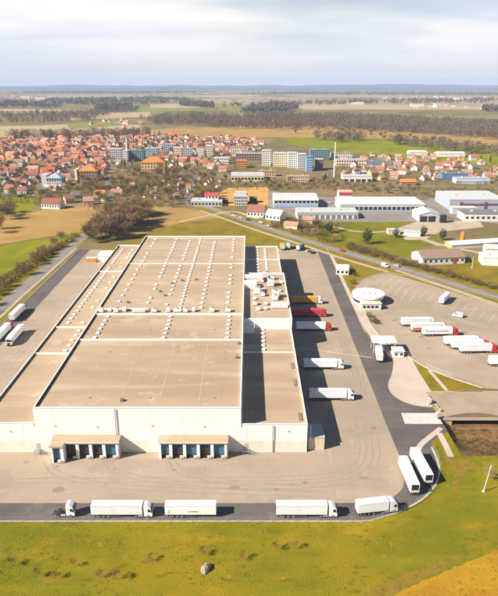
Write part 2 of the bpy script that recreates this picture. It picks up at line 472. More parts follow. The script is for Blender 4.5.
def inside(p, poly):
    x, y = p[0], p[1]; c = False; n = len(poly); j = n - 1
    for i in range(n):
        xi, yi, xj, yj = poly[i][0], poly[i][1], poly[j][0], poly[j][1]
        if (yi > y) != (yj > y) and x < (xj - xi) * (y - yi) / (yj - yi) + xi: c = not c
        j = i
    return c

# ------------------------------------------------------------------ ground, roads, fields
HX0, HX1, HY0, HY1 = 66.0, 150.0, 158.3, 199.0         # the stream basin, cut out of the land
xs = [-15000, -4000, -600, HX0, HX1, 600, 4000, 15000]
ys = [-300, HY0, HY1, 900, SLOPE_Y, 6000, FAR_Y, 16500]
mb = MB()
for x in xs:
    for y in ys: mb.v.append((x, y, land(y)))
ny = len(ys)
for i in range(len(xs) - 1):
    for j in range(ny - 1):
        if xs[i] == HX0 and ys[j] == HY0: continue
        mb.f.append((i * ny + j, (i + 1) * ny + j, (i + 1) * ny + j + 1, i * ny + j + 1))
struct(obj('ground', mb, 'land'))

# wooded hills on the horizon
def ridge(y, amp, base, seed, mat, d=900):
    mb = MB(); n = 160
    for i in range(n + 1):
        x = -9000 + 18000 * i / n
        h = base + amp * (mnoise.noise(Vector((x * .00042, seed, 0))) + .45 * mnoise.noise(Vector((x * .0017, seed, 3))) + .2 * mnoise.noise(Vector((x * .007, seed, 5))))
        h = max(4, h)
        z = land(y)
        mb.v += [(x, y - d, z - 6), (x, y - d * .3, z + h * .7), (x, y, z + h), (x, y + d, z - 6)]
    for i in range(n):
        for k in range(3):
            a = i * 4 + k
            mb.f.append((a, a + 4, a + 5, a + 1))
    o = obj('hills', mb, mat)
    for p in o.data.polygons: p.use_smooth = True
    return struct(o)
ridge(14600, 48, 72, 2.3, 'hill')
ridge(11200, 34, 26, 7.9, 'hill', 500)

# far fields, from the horizon towards the town (places of the photograph's land)
FZ = [0.05]
def field(name, mat, *pts):
    FZ[0] += 0.01
    return put(name, pxs(*pts), FZ[0], mat)
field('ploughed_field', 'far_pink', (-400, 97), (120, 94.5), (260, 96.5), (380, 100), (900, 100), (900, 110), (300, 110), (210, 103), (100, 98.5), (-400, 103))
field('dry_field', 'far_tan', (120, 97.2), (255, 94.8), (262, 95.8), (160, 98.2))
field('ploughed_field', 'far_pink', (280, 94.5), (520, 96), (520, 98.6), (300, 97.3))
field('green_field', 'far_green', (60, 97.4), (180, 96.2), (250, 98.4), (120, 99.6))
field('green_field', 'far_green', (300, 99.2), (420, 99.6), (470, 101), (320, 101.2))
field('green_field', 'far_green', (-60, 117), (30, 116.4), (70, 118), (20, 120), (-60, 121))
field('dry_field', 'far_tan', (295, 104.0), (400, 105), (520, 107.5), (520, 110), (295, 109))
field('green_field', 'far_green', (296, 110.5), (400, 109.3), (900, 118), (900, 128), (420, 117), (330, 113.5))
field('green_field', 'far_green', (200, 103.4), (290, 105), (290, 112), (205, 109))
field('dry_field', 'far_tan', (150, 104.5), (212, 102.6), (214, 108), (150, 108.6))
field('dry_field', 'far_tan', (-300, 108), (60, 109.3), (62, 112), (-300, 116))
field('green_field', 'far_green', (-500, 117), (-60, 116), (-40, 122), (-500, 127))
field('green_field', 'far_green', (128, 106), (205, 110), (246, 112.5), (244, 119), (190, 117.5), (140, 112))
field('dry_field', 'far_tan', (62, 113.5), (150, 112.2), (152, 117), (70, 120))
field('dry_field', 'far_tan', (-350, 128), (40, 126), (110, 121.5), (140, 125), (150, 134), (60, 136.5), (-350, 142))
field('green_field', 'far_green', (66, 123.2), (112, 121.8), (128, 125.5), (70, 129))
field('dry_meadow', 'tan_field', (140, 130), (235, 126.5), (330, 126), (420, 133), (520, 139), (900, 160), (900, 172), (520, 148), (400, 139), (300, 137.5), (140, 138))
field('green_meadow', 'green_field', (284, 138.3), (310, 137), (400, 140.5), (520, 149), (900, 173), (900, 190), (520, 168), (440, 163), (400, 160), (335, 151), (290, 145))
# nearer ground
NZ = [0.004]
def sheet(name, mat, pts):
    NZ[0] += 0.0025
    return put(name, pts, NZ[0], mat)
def field(name, mat, *pts):
    return sheet(name, mat, pxs(*pts))
field('green_meadow', 'green_field', (-250, 205), (30, 196.5), (38, 203), (25, 216), (-250, 240))
field('dry_field', 'tan_field', (-250, 241), (28, 213), (60, 207), (120, 206.5), (108, 216), (84, 231), (40, 238), (-250, 285))
field('dry_field', 'tan_field', (112, 213), (150, 206), (190, 209), (225, 217), (180, 223), (130, 238), (112, 240))
sheet('meadow', 'meadow', [(-260, 40), (260, 40), (260, HY0), (-260, HY0)])
MEADOW_Z = NZ[0] + .0005
sheet('grass_verge', 'meadow', [(40, HY0), (HX0, HY0), (HX0, HY1), (40, HY1)])
sheet('green_field', 'green_field', pxs((-170, 275), (20, 242.5), (82, 231.5), (80, 238), (60, 252), (0, 297), (-60, 346), (-170, 420)))
sheet('grass_verge', 'lawn', [(-260, HY0), (-118, HY0), (-118, 420), (-140, 420), (-150, 300), (-260, 200)])
sheet('grass_verge', 'lawn', pxs((100, 250), (118, 244), (135, 238), (180, 223), (228, 217.5), (262, 228), (300, 240), (330, 249), (322, 252), (318, 250)))
sheet('grass_verge', 'lawn', pxs((318, 248), (345, 255), (400, 272), (384, 274), (362, 284), (368, 318), (375, 335), (366, 330), (350, 296)))
sheet('grass_slope', 'lawn', pxs((408, 351), (425, 368), (452, 378.8), (482, 388.4), (486, 391.4), (431, 391.4)))
sheet('pasture', 'pasture', pxs((322, 219), (420, 222), (440, 226), (436, 234), (448, 240), (418, 250), (396, 262), (345, 249), (318, 238)))
sheet('grass_verge', 'lawn', pxs((400, 262), (415, 263), (470, 266), (520, 281), (520, 297), (460, 281)))
sheet('grass_verge', 'lawn', pxs((440, 268), (475, 258), (520, 268), (520, 292), (470, 280)))
sheet('bare_clay', 'orange_ground', pxs((214, 196), (228, 188), (268, 187), (272, 198), (268, 205), (222, 206)))
sheet('industrial_yard', 'road', pxs((268, 206), (300, 219), (330, 222), (420, 222), (430, 214), (498, 224), (520, 224), (520, 208), (440, 196), (425, 200), (300, 196), (268, 190)))
sheet('industrial_yard', 'gravel_path', pxs((398, 228), (425, 219), (480, 222), (484, 227), (440, 232), (424, 240), (405, 240)))
# the company's roads
ROADX0, ROADX1 = 46.5, 53.5
asph = [Vector((-220, 129.4, 0)), Vector((30, 129.4, 0))] + chaikin(pxs((372, 519.5), (398, 512), (424, 498), (437, 482), (438.5, 464), (430.5, 447), (432, 441)), 2) + \
       [Vector((HX0, 172.0, 0)), Vector((HX0, 181, 0))] + chaikin(pxs((432, 407.5), (417, 406), (400, 400.5), (390, 392), (387.7, 384), (392, 375), (393.5, 365)), 2) + \
       [Vector((ROADX1 + 5, 240, 0)), Vector((ROADX1, 250, 0)), Vector((ROADX1, 402, 0)), Vector((ROADX0 - 2, 402, 0)), Vector((40, 150, 0)), Vector((-220, 137.5, 0))]
sheet('service_road', 'asphalt', asph)
yard = [Vector(p) for p in ((-109, 136.2, 0), (24, 136.2, 0))] + chaikin([(24, 136.2), (38, 136.6), (45, 143), (46.8, 155), (46.6, 170)], 3) + \
       [Vector(p) for p in ((ROADX0, 396, 0), (36, 401, 0), (18, 401, 0), (18, 381, 0), (-86, 381, 0), (-86, 396, 0), (-109, 398, 0))]
sheet('concrete_yard', 'concrete', yard)
YARD_Z = NZ[0]
sheet('service_road', 'asphalt', [(-119, 132), (-109, 132), (-109, 397), (-117, 399)])
sheet('truck_park', 'concrete', chaikin(pxs((350, 296), (357, 284), (370, 276.5), (388, 272.5), (410, 277)), 2) + pxs((450, 290), (498, 307), (580, 336), (580, 391.2), (520, 391), (482, 388), (452, 378.5), (425, 368)) + chaikin(pxs((400, 352), (384, 341), (373, 330), (368, 318), (362, 306)), 2))
PARK_Z = NZ[0]
sheet('paved_apron', 'apron', chaikin(pxs((393.5, 362), (392, 375), (387.7, 384), (390, 392), (400, 400.5), (417, 406), (432, 406.5)), 2) + pxs((435, 400), (431, 391), (419, 372), (408, 352), (400, 349), (392, 350)))
sheet('loading_slab', 'paleslab', [(PX(401, 413), PY(413)), (HX0 - .3, PY(413)), (HX0 - .3, PY(424)), (PX(405, 424), PY(424))])
sheet('footpath', 'apron', chaikin([(ROADX1 + .3, 402), (ROADX1 + .3, 300), (ROADX1 + .3, 254), (ROADX1 + 3.5, 246)], 2) + chaikin(pxs((393.5, 362), (391, 350), (386, 342.5), (377, 334), (369, 322), (364, 308), (352, 296)), 1) + [(ROADX1 + 2.2, 402)])
# public roads and tracks
main_road = chaikin(pxs((196, 203), (225, 213), (256, 224), (292, 236.5), (340, 251), (400, 268.5), (450, 283), (500, 298), (580, 322)), 2)
NZ[0] += .004
ribbon('grass_verge', main_road, 24, NZ[0], 'lawn')
NZ[0] += .006
ribbon('main_road', main_road, 8.5, NZ[0], 'road')
NZ[0] += .005
ribbon('road_marking', main_road, .22, NZ[0], 'paint')
ribbon('track', chaikin(pxs((178, 222), (205, 216.5), (232, 210.5), (246, 214.5), (258, 219)), 2), 4, NZ[0] + .005, 'gravel_path')
ribbon('track', chaikin(pxs((200, 210.5), (230, 221), (265, 233.5), (300, 244), (340, 258), (388, 272)), 2), 3.2, NZ[0] + .01, 'gravel_path')
ribbon('footpath', chaikin(pxs((396, 270.5), (450, 288), (500, 305.5), (580, 333)), 2), 2.6, NZ[0] + .012, 'gravel_path')
ribbon('main_road', [(-129.5, 120), (-128.5, 250), (-126, 330), (-123.5, 420), (-120, 470)], 8.0, NZ[0] + .014, 'road')
ribbon('footpath', [(-122.7, 120), (-122.2, 300), (-119.6, 402)], 1.6, NZ[0] + .016, 'gravel_path')
ribbon('track', chaikin(pxs((420, 238), (448, 247), (480, 253), (520, 262)), 1), 4, NZ[0] + .018, 'gravel_path')
ribbon('track', chaikin(pxs((330, 226), (360, 233), (400, 231), (440, 246)), 1), 3.5, NZ[0] + .02, 'gravel_path')
ribbon('footpath', pxs((429, 370.5), (438, 380.5), (447, 390.8)), 1.5, NZ[0] + .022, 'apron')
ribbon('footpath', chaikin(pxs((441, 428), (430, 437), (420, 445), (417.5, 452)), 2), 1.8, NZ[0] + .024, 'apron')
ribbon('footpath', pxs((439, 433), (445, 444), (451, 457)), 2.0, NZ[0] + .026, 'apron')
# the meadow's other growth, with ragged edges
def ragged(pts, step=1.2, amp=.9, seed=0.0):
    out = []
    n = len(pts)
    for i in range(n):
        a, b = Vector(pts[i]), Vector(pts[(i + 1) % n])
        k = max(1, int((b - a).length / step))
        for q in range(k):
            p = a.lerp(b, q / k)
            out.append(p + Vector((mnoise.noise(Vector((p.x * .5, p.y * .5, seed))) + .6 * mnoise.noise(Vector((p.x * 1.7, p.y * 1.7, seed))), mnoise.noise(Vector((p.x * .5, p.y * .5, seed + 9))) + .6 * mnoise.noise(Vector((p.x * 1.7, p.y * 1.7, seed + 5))), 0)) * amp)
    return out
NZ_SAVE = NZ[0]; NZ[0] = MEADOW_Z
sheet('stubble_field', 'orange_field', ragged(pxs((330, 640), (398, 592), (440, 574), (470, 561), (520, 540), (600, 520), (600, 640)), .8, .7, 1))
sheet('dry_strip', 'meadow_dry', ragged(pxs((352, 606), (372, 588), (396, 578), (425, 567), (458, 553), (466, 555), (440, 570), (405, 588), (380, 606)), .7, 1.0, 2))
for c, rx, ry in (((106, 574), 8, 3.6), ((151, 561), 5.5, 3.0), ((48, 578), 7, 3.2), ((243, 562), 4, 2.2)):
    p = G(*c)
    sheet('bare_patch', 'meadow_dry', ragged([(p.x + rx * .38 * math.cos(a), p.y + ry * .42 * math.sin(a), 0) for a in [2 * math.pi * i / 14 for i in range(14)]], .5, .55, c[0]))
# streets of the town
for k, ln in enumerate((((-20, 168), (40, 164), (100, 166), (140, 173), (190, 172), (230, 176)), ((30, 196), (60, 180), (72, 160), (90, 145)), ((110, 205), (112, 188), (104, 170), (130, 150), (140, 141)), ((190, 206), (186, 190), (196, 176), (192, 160), (210, 145)),
                        ((230, 182), (262, 176), (320, 178), (380, 187), (440, 186), (510, 189)), ((345, 178), (372, 168), (420, 171), (500, 180)), ((-10, 152), (50, 150), (110, 148)))):
    ribbon('street', chaikin(pxs(*ln), 2), 6.5, .05 + k * .006, 'road')
sheet('bare_patch', 'meadow_dry', ragged(pxs((441, 449), (452, 458.5), (470, 458.6), (478, 466), (466, 470), (458, 484), (452, 492), (454, 474), (446, 462)), .7, .8, 21))
NZ[0] = NZ_SAVE
# kerbs
ribbon('kerb', [(-220, 129.0), (30, 129.0)] + [tuple(p)[:2] for p in chaikin(pxs((372, 520.3), (398, 513), (424.6, 499), (438, 482.5), (439.4, 464), (431.5, 447)), 2)], .55, 0, 'kerb', .13)
ribbon('kerb', [(ROADX1 + .15, 402), (ROADX1 + .15, 255)], .3, 0, 'kerb', .14)
ribbon('kerb', [(-109 - 10.2, 132), (-117.2, 399)], .3, 0, 'kerb', .13)
ribbon('kerb', chaikin(pxs((392, 375), (387.7, 384), (390, 392), (400, 400.5), (417, 406), (432, 407)), 2), .3, 0, 'kerb', .14)
ribbon('kerb', chaikin(pxs((352, 298), (364, 308), (369, 322), (377, 333.5), (386, 342), (402, 352.6), (425, 368), (452, 378.5), (482, 388)), 1), .3, 0, 'kerb', .3)
ribbon('kerb', chaikin(pxs((357, 283.4), (370, 276), (388, 272), (410, 276.5), (450, 289.5), (498, 306.5), (580, 335.5)), 1), .5, 0, 'kerb', .14)
ribbon('concrete_lane', chaikin(pxs((377, 333), (373, 323), (380, 314.5), (398, 310.5), (425, 312), (470, 323), (520, 338)), 3), 4.5, PARK_Z + .002, 'lane')
# wear of the yard: rubbed tyre tracks and oil
TZ = [0]
def tracks(pts, sep=2.0, w=.42):
    ln = chaikin(pts, 3)
    for s in (-1, 1):
        off = []
        for i, p in enumerate(ln):
            a = ln[max(0, i - 1)]; b = ln[min(len(ln) - 1, i + 1)]
            d = Vector((b.x - a.x, b.y - a.y)).normalized()
            off.append((p.x - d.y * s * sep / 2, p.y + d.x * s * sep / 2))
        TZ[0] += .0002
        ribbon('tyre_mark', off, w, (PARK_Z if pts[0][0] > 50 else YARD_Z) + .003 + TZ[0], 'tyre')
for pts in ([(-70, 146), (-20, 146.5), (20, 147), (34, 152), (38, 170), (39, 230)], [(-62, 156), (-58, 149), (-40, 143), (-5, 141), (18, 140)], [(-24, 156), (-20, 149), (0, 144), (22, 142)], [(-44, 156), (-38, 148), (-12, 143.5), (18, 143), (36, 148), (42, 165), (42, 250)],
            [(21, 193.4), (34, 193), (41, 198), (43, 214), (43, 300)], [(21, 217.6), (34, 217), (40, 222), (42, 240), (42, 330)], [(-100, 150), (-98, 220), (-97, 300), (-98, 385)], [(-92, 160), (-93, 260), (-92, 360)], [(25, 178), (36, 178), (42, 188), (44, 215)],
            [(62, 262), (80, 256), (110, 250), (140, 240)], [(66, 280), (90, 270), (120, 268), (150, 262)]):
    tracks(pts)
ro = random.Random(14)
for k in range(34):
    x, y = ro.choice(((ro.uniform(-68, 38), ro.uniform(138, 155)), (ro.uniform(21, 44), ro.uniform(170, 330)), (ro.uniform(68, 105), ro.uniform(236, 285))))
    r = ro.uniform(.35, 1.2)
    TZ[0] += .0001
    put('oil_stain', ragged([(x + r * math.cos(a) * 1.6, y + r * math.sin(a), 0) for a in [2 * math.pi * i / 9 for i in range(9)]], .4, .4 * r, k * 1.7), (PARK_Z if x > 50 else YARD_Z) + .003 + TZ[0], 'oil')
# painted lines
LZ = PARK_Z + .012
def line(a, b, w=.16):
    a, b = Vector(a), Vector(b); d = (b - a).normalized(); n = Vector((-d.y, d.x, 0)) * w / 2
    z = LZ
    return put('road_marking', [(p.x, p.y, z) for p in (a - n, b - n, b + n, a + n)], 0, 'paint')
line(G(296, 347.5), G(371, 357.5), .3)
e0, e1 = G(405, 282), G(500, 315)
for i in range(22):
    t = -.15 + i * .085
    p = e0.lerp(e1, t)
    line(p, p + Vector((-8.2, -12.5, 0)), .13)
a0, a1 = G(385, 284), G(415, 295)
for i in range(5):
    p = a0.lerp(a1, i / 4)
    line(p, p + Vector((-6, -11, 0)), .15)

# ------------------------------------------------------------------ the warehouse
WY0 = PY(452)                                  # front wall
WH = thing('warehouse', 'vast logistics warehouse with tan flat roofs and white front wall in the concrete yard', 'warehouse', ((-83.5 + 18.1) / 2, WY0, 0))
OX, OY = (-83.5 + 18.1) / 2, WY0
def wbox(name, mat, x0, x1, y0, y1, z0, z1, parent=None):
    mb = MB().box(x0 - OX, x1 - OX, y0 - OY, y1 - OY, z0, z1)
    return obj(name, mb, mat, parent or WH)
def hall(x0, x1, y0, y1, h, shade_left=True, front_wall=True, left=True, right=True, back=True, front=True):
    """walls, roof skin and coping of one hall; the roof is recessed behind the parapet"""
    t, pr = .38, .75
    ob = wbox('hall_wall', 'wall_white', x0, x1, y0, y1, 0, h - pr - .15)
    roof = wbox('roof', 'roof', x0 + t, x1 - t, y0 + t, y1 - t, h - pr - .15, h - pr)
    # parapets on four sides, each its own piece
    for nm, (a, b, c, d), on in (('parapet', (x0, x0 + t, y0, y1), left), ('parapet', (x1 - t, x1, y0, y1), right),
                                 ('parapet', (x0 + t, x1 - t, y0, y0 + t), front), ('parapet', (x0 + t, x1 - t, y1 - t, y1), back)):
        if on:
            wbox(nm, 'wall_white', a, b, c, d, h - pr - .15, h)
    if shade_left:
        wbox('parapet_shade_strip', 'inner_shade', x0 + t, x0 + t + .06, y0 + t + .02, y1 - t - .02, h - pr, h - .08)  # dark strip: shade of the left parapet's inner face, put in as colour
    return roof
XA, XM, XR, XE = -83.5, -66.0, -2.4, 18.1
YB = 374.0
HM, HA, HR, HP = 15.8, 10.4, 10.0, 14.0
YS1, YS2 = 237.5, 302.0
roof_a = hall(XA, XM, WY0 + .01, 372.0, HA, right=False)
roof_m = hall(XM, XR, WY0, YB, HM)
roof_r = hall(XR, XE, WY0 + .01, YS1, HR, shade_left=False, left=False, back=False)
roof_p = hall(XR, XE + .35, YS1, YS2, HP, shade_left=False, left=False)
roof_f = hall(XR, XE - .1, YS2, 369.0, HR + .5, shade_left=False, left=False, front=False)
def strip(roof, x0, x1, y, w, z, h=.45):
    return wbox('fire_wall', 'roof_white', x0, x1, y, y + w, z, z + h, WH)
zm, za, zr, zp = HM - .75, HA - .75, HR - .75, HP - .75
for row, w, hh in ((340.7, .7, .5), (315.2, .9, .6), (264, .6, .4)):
    strip(roof_m, XM + .55, XR - .5, PY(row, zm), w, zm, hh)
for row in (328, 354.3, 272):
    strip(roof_a, XA + .6, XM - .05, PY(row, za), .65, za, .5)
strip(roof_r, XR + .05, XE - .5, PY(353, zr), .5, zr, .45)
strip(roof_f, XR + .05, XE - .6, 340, .5, zr + .5, .4)
# base band, joints and pipes of the front
wbox('wall_base', 'wall_cream', XA - .02, XE + .02, WY0 - .06, WY0, 0, 4.3)
for i in range(11):
    x = XA + 3.6 + i * 9.9
    hh = HA if x < XM else HM if x < XR else HR
    wbox('panel_joint', 'seam', x, x + .05, WY0 - .012, WY0, 4.32, hh - .3)
wbox('eaves_trim', 'roof_white', XM - .05, XR + .05, WY0 - .09, WY0 + .5, HM, HM + .12)
wbox('eaves_trim', 'roof_white', XA - .05, XM - .1, WY0 - .09, WY0 + .5, HA, HA + .12)
wbox('eaves_trim', 'roof_white', XR + .1, XE + .05, WY0 - .09, WY0 + .5, HR, HR + .12)
for x in (-41, 7.4):
    mbp = MB().tube((x - OX, -.28, .1), (x - OX, -.28, (HM if x < XR else HR) - .2), .13, n=8)
    obj('downpipe', mbp, 'steel', WH)
for x, z in ((-60, 9.5), (-47, 9.2), (-30, 9.6), (-14, 9.3), (-74, 7.5), (12, 7.6)):
    wbox('flood_light', 'p_lightgrey', x - .2, x + .2, WY0 - .25, WY0 - .02, z, z + .25)
# skylights, one by one
sk = bevel(MB().box(-.75, .75, -.75, .75, 0, .55).mesh('skylight', M['skylight']), .16)
sk2 = bevel(MB().box(-.6, .6, -.9, .9, 0, .5).mesh('skylight', M['skylight']), .14)
rs = random.Random(5)
def sky_row(roof, x, y0, y1, z, n, me=sk, skip=.06):
    for i in range(n):
        if rs.random() < skip: continue
        y = y0 + (y1 - y0) * i / (n - 1)
        link('skylight', me, roof, (x - OX + rs.uniform(-.12, .12), y - OY, z), 0)
def colx(px, row, z): return PX(px, row, z)
yA, yB_, yC, yD = PY(308, zm), PY(240, zm), PY(317, zm), PY(338, zm)
for px, row, n, a, b in ((150.9, 247.5, 16, yB_, yA), (172, 250.3, 20, yB_, yA), (187.5, 247.5, 18, yB_ - 4, yA + 4), (199.5, 243.3, 26, yB_, yA), (212.8, 252, 20, yB_ - 6, yA), (233.9, 240.4, 19, yB_, yA)):
    sky_row(roof_m, colx(px, row, zm), a, b, zm, n, sk if n != 26 else sk2)
for px, row in ((170, 319), (229, 319), (107, 318)):
    sky_row(roof_m, colx(px, row, zm), yC, yD, zm, 6, skip=0)
xa1, xa2 = colx(69.2, 321.8, za), colx(86, 318, za)
sky_row(roof_a, xa1, PY(250, za), PY(323, za), za, 26)
sky_row(roof_a, xa2, PY(250, za), PY(323, za), za, 14, skip=.2)
sky_row(roof_a, colx(78, 332, za), PY(331, za), PY(351, za), za, 5, skip=0)
sky_row(roof_r, XR + 8.2, PY(330, zr), PY(350, zr), zr, 6, skip=0)
sky_row(roof_f, XR + 12.4, 306, 364, zr + .5, 14, skip=0)
sky_row(roof_f, XR + 7.6, 306, 366, zr + .5, 11, skip=.1)
# plant on the roofs
def plant(roof, x, y, z, dx, dy, dz, mat='hvac', fan=True):
    o = link('air_handler', bevel(MB().box(-dx / 2, dx / 2, -dy / 2, dy / 2, .25, dz).mesh('air_handler', M[mat]), .08), WH, (x - OX, y - OY, z))
    mb = MB()
    for sx in (-1, 1):
        for sy in (-1, 1): mb.box(sx * dx * .4 - .1, sx * dx * .4 + .1, sy * dy * .4 - .1, sy * dy * .4 + .1, 0, .25)
    obj('stand', mb, 'steel', o)
    if fan:
        obj('fan_cowl', MB().tube((0, 0, dz), (0, 0, dz + .4), min(dx, dy) * .32, n=12), 'steel', o)
    return o
for x, y, dx, dy, dz in ((2.5, 291, 9, 5, 2.6), (8.8, 296, 2.4, 2.8, 3.0), (12, 293, 2, 2, 2), (1.5, 283, 5.5, 3.2, 2.0), (10.8, 283, 3.2, 4, 3.4), (3.8, 272, 3, 4.5, 3.0), (6.5, 268, 2, 2.5, 1.8), (12.5, 266, 3.4, 3.2, 3.6), (12.2, 262.5, 2.6, 2.4, 2.4), (14.5, 252.5, 7.5, 3.0, 2.2), (2.8, 256, 2, 2, 1.6), (7.6, 256, 1.6, 1.6, 1.2), (7.4, 250, 1.6, 1.6, 1.2), (4.2, 249, 1.8, 1.8, 1.4), (14.5, 274, 2, 1.6, 1.3), (16, 286, 1.6, 1.6, 1.4), (6.8, 288, 1.4, 1.4, 1.1), (7.2, 276, 1.4, 1.4, 1.1), (2.6, 263, 1.5, 1.5, 1.2)):
    plant(roof_p, min(x, XE - 1.5 - dx / 2 + .9), y, zp, dx, dy, dz, fan=dx > 1.8 and dx < 6)
wbox('stair_house', 'wall_white', XR + .05, XR + 6.2, 278.5, 283, zp, zp + 2.9)
wbox('access_ramp', 'wall_white', XR + .1, XR + 4.8, YS1 - 5, YS1 - .05, HR - .75, HR + 1.9)
yb = PY(311.8, zm)
for x, dx in ((-64, 2.2), (-60.5, 1.6), (-57.5, 2.0), (-54, 1.6), (-47.5, 5.5), (-41, 2.2), (-35, 1.8), (-31, 3.2), (-27.5, 2.0), (-24, 1.4), (-16, 2), (-9, 2.2)):
    plant(roof_m, x, yb + rs.uniform(-.5, .8), zm, dx, 1.8, rs.uniform(1.2, 2.0), fan=dx > 1.9 and dx < 5)
wbox('pipe_bridge', 'roof_white', XM + 1, XM + 22, yb + 1.8, yb + 2.5, zm + .2, zm + .8)
for px, row in ((196, 280), (165, 296), (128, 303), (239, 344), (236.5, 358), (122, 407 - 6), (182, 281), (172, 284), (160, 292)):
    p = G(px, row, zm)
    plant(roof_m, p.x, p.y, zm, 1.1, 1.1, .9, 'p_darkgrey', False)
for row in (366, 383, 417):
    p = G(CX, row, zr)
    wbox('roof_mat', 'p_brown', XE - 2.4, XE - 1.3, p.y - 2.4, p.y + 2.4, zr, zr + .25, WH)
for px, row in ((168, 370), (133, 370), (204, 370)):
    x = PX(px, row, zm)
    wbox('cable_tray', 'tray', x - .18, x + .18, WY0 + 3, PY(342, zm) - .5, zm, zm + .03)
for px, row in ((178, 352), (110, 352), (225, 352), (150, 398), (90, 398), (215, 398), (150, 330), (215, 330)):
    p = G(px, row, zm)
    obj('roof_drain', MB().tube((p.x - OX, p.y - OY, zm), (p.x - OX, p.y - OY, zm + .12), .35, n=8), 'p_darkgrey', WH)
# loading bays on the front
def dock(px0, px1, n, step_first, kinds):
    x0, x1 = PX(px0, 459), PX(px1, 459)
    d = 3.6                                      # how far it stands out
    y1 = WY0 - .07; y0 = y1 - d
    top = 6.0
    root = link('loading_dock', None, WH, ((x0 + x1) / 2 - OX, y1 - OY, 0))
    bx = lambda nm, mat, a, b, c, e, z0, z1: obj(nm, MB().box(a - (x0 + x1) / 2, b - (x0 + x1) / 2, c - y1, e - y1, z0, z1), mat, root)
    bx('canopy', 'roof', x0 - .25, x1 + .25, y0 - .4, y1, top, top + .35)
    bx('canopy_edge', 'wall_cream', x0 - .28, x1 + .28, y0 - .46, y0 - .4, top - .08, top + .3)
    bx('end_wall', 'p_grey', x1 - .25, x1, y0, y1, 0, top)  # grey where the other end is white: its shade is painted in
    bx('end_wall', 'wall_white', x0, x0 + .25, y0, y1, 0, top)
    w = (x1 - x0) / n
    for i in range(n):
        a = x0 + i * w
        yo = -2.2 if (step_first and i == 0) else 0
        bx('pier', 'wall_white', a + w - .95 if i < n - 1 else a + w - .9, a + w - (.0 if i < n - 1 else .26), y0 + yo, y0 + .6, .0, top - .1)
        if i == 0: bx('pier', 'wall_white', a + .26, a + .8, y0 + yo, y0 + .6, 0, top - .1)
        bx('lintel', 'wall_white', a + (.6 if i == 0 else 0), a + w - .6, y0 + yo + .04, y0 + .5, top - .75, top - .11)
        if yo: bx('canopy', 'roof', a - .2, a + w + .1, y0 - 2.6, y0 - .47, top - .1, top + .2)
        bx('dock_door', kinds[i], a + (.6 if i == 0 else 0), a + w - .56, y0 + yo + .75, y0 + yo + .85, 1.0, top - .7)
        bx('dock_shelter', 'rubber', a + (.62 if i == 0 else .02), a + w - .58, y0 + yo + .35, y0 + yo + .74, top - 1.15, top - .76)
        bx('dock_leveller', 'paleslab', a + w - 2.0, a + w - .7, y0 + yo - .35, y0 + yo + .3, .5, 1.15)
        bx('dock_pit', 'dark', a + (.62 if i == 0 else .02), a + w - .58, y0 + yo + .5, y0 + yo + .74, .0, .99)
dock(53.5, 119.5, 5, True, ['door_blue', 'door_brown', 'door_brown', 'door_brown', 'door_blue'])
dock(159, 227.5, 5, False, ['door_blue', 'door_brown', 'door_blue', 'door_brown', 'door_blue'])
# dock shelters along the east wall
for i, y in enumerate((193.4, 205.5, 217.6, 229.7, 243, 256.9, 265.5, 274.6, 283, 291.8, 301, 312, 324, 336, 348)):
    wbox('dock_shelter', 'rubber', XE + .36, XE + 1.4, y - 1.7, y + 1.7, .9, 4.6)
# little block-house at the south-east corner
wbox('corner_shed', 'p_cream', XE + .6, XE + 5.6, WY0 + 1.2, WY0 + 9, 0, 4.4)
wbox('shed_roof', 'p_grey', XE + .5, XE + 5.7, WY0 + 1.1, WY0 + 9.1, 4.4, 4.6)
# steel steps at the side doors
for px in (39, 246):
    x = PX(px, 452)
    st = link('door_steps', None, WH, (x - OX, -.07, 0))
    obj('door', MB().box(-.55, .55, -.06, 0, 1.2, 3.3), 'p_grey', st)
    mb = MB().box(-.9, .9, -1.6, -.06, 1.08, 1.2)
    for k in range(5): mb.box(.9 + k * .45, 1.35 + k * .45, -1.6, -.2, .86 - k * .2, .92 - k * .2)
    obj('landing', mb, 'steel', st)
    mb = MB()
    for q in (-.85, .85): mb.tube((q, -1.55, 0), (q, -1.55, 2.3), .06)
    mb.tube((-.85, -1.55, 2.25), (.85, -1.55, 2.25), .05).tube((.85, -1.55, 2.25), (3.1, -1.55, 1.1), .05).tube((3.1, -1.55, 0), (3.1, -1.55, 1.1), .05)
    obj('handrail', mb, 'steel', st)

# ------------------------------------------------------------------ lorries
def cached(fn):
    store = {}
    def w(*a):
        if a not in store: store[a] = fn(*a)
        return store[a]
    return w
@cached
def me_wheel(w):
    mb = MB()
    n = 14
    mb.tube((0, -w / 2, 0), (0, w / 2, 0), .5, n=n)
    return mb.mesh('wheel', M['rubber'])
@cached
def me_rim(w):
    return MB().tube((0, -w / 2 - .015, 0), (0, w / 2 + .015, 0), .28, n=10).mesh('rim', M['rim'])
def wheels(parent, spots, w=.34):
    for x, y in spots:
        o = link('wheel', me_wheel(w), parent, (x, y, .5))
        link('rim', me_rim(w), o)
@cached
def me_trailer(L, col):
    return bevel(MB().box(-L, 0, -1.27, 1.27, 1.12, 4.0).mesh('trailer_body', M[col]), .06)
@cached
def me_rails(L):
    mb = MB()
    for z0, z1 in ((1.14, 1.3), (3.86, 3.96)):
        for s in (-1, 1): mb.box(-L + .02, -.02, s * 1.275 - .012, s * 1.275 + .012, z0, z1)
    return mb.mesh('side_rail', M['steel'])
@cached
def me_doors(L):
    mb = MB()
    for s in (-1, 1): mb.box(-L - .03, -L, s * .62 - .59, s * .62 + .59, 1.18, 3.9)
    return mb.mesh('rear_door', M['cab_white'])
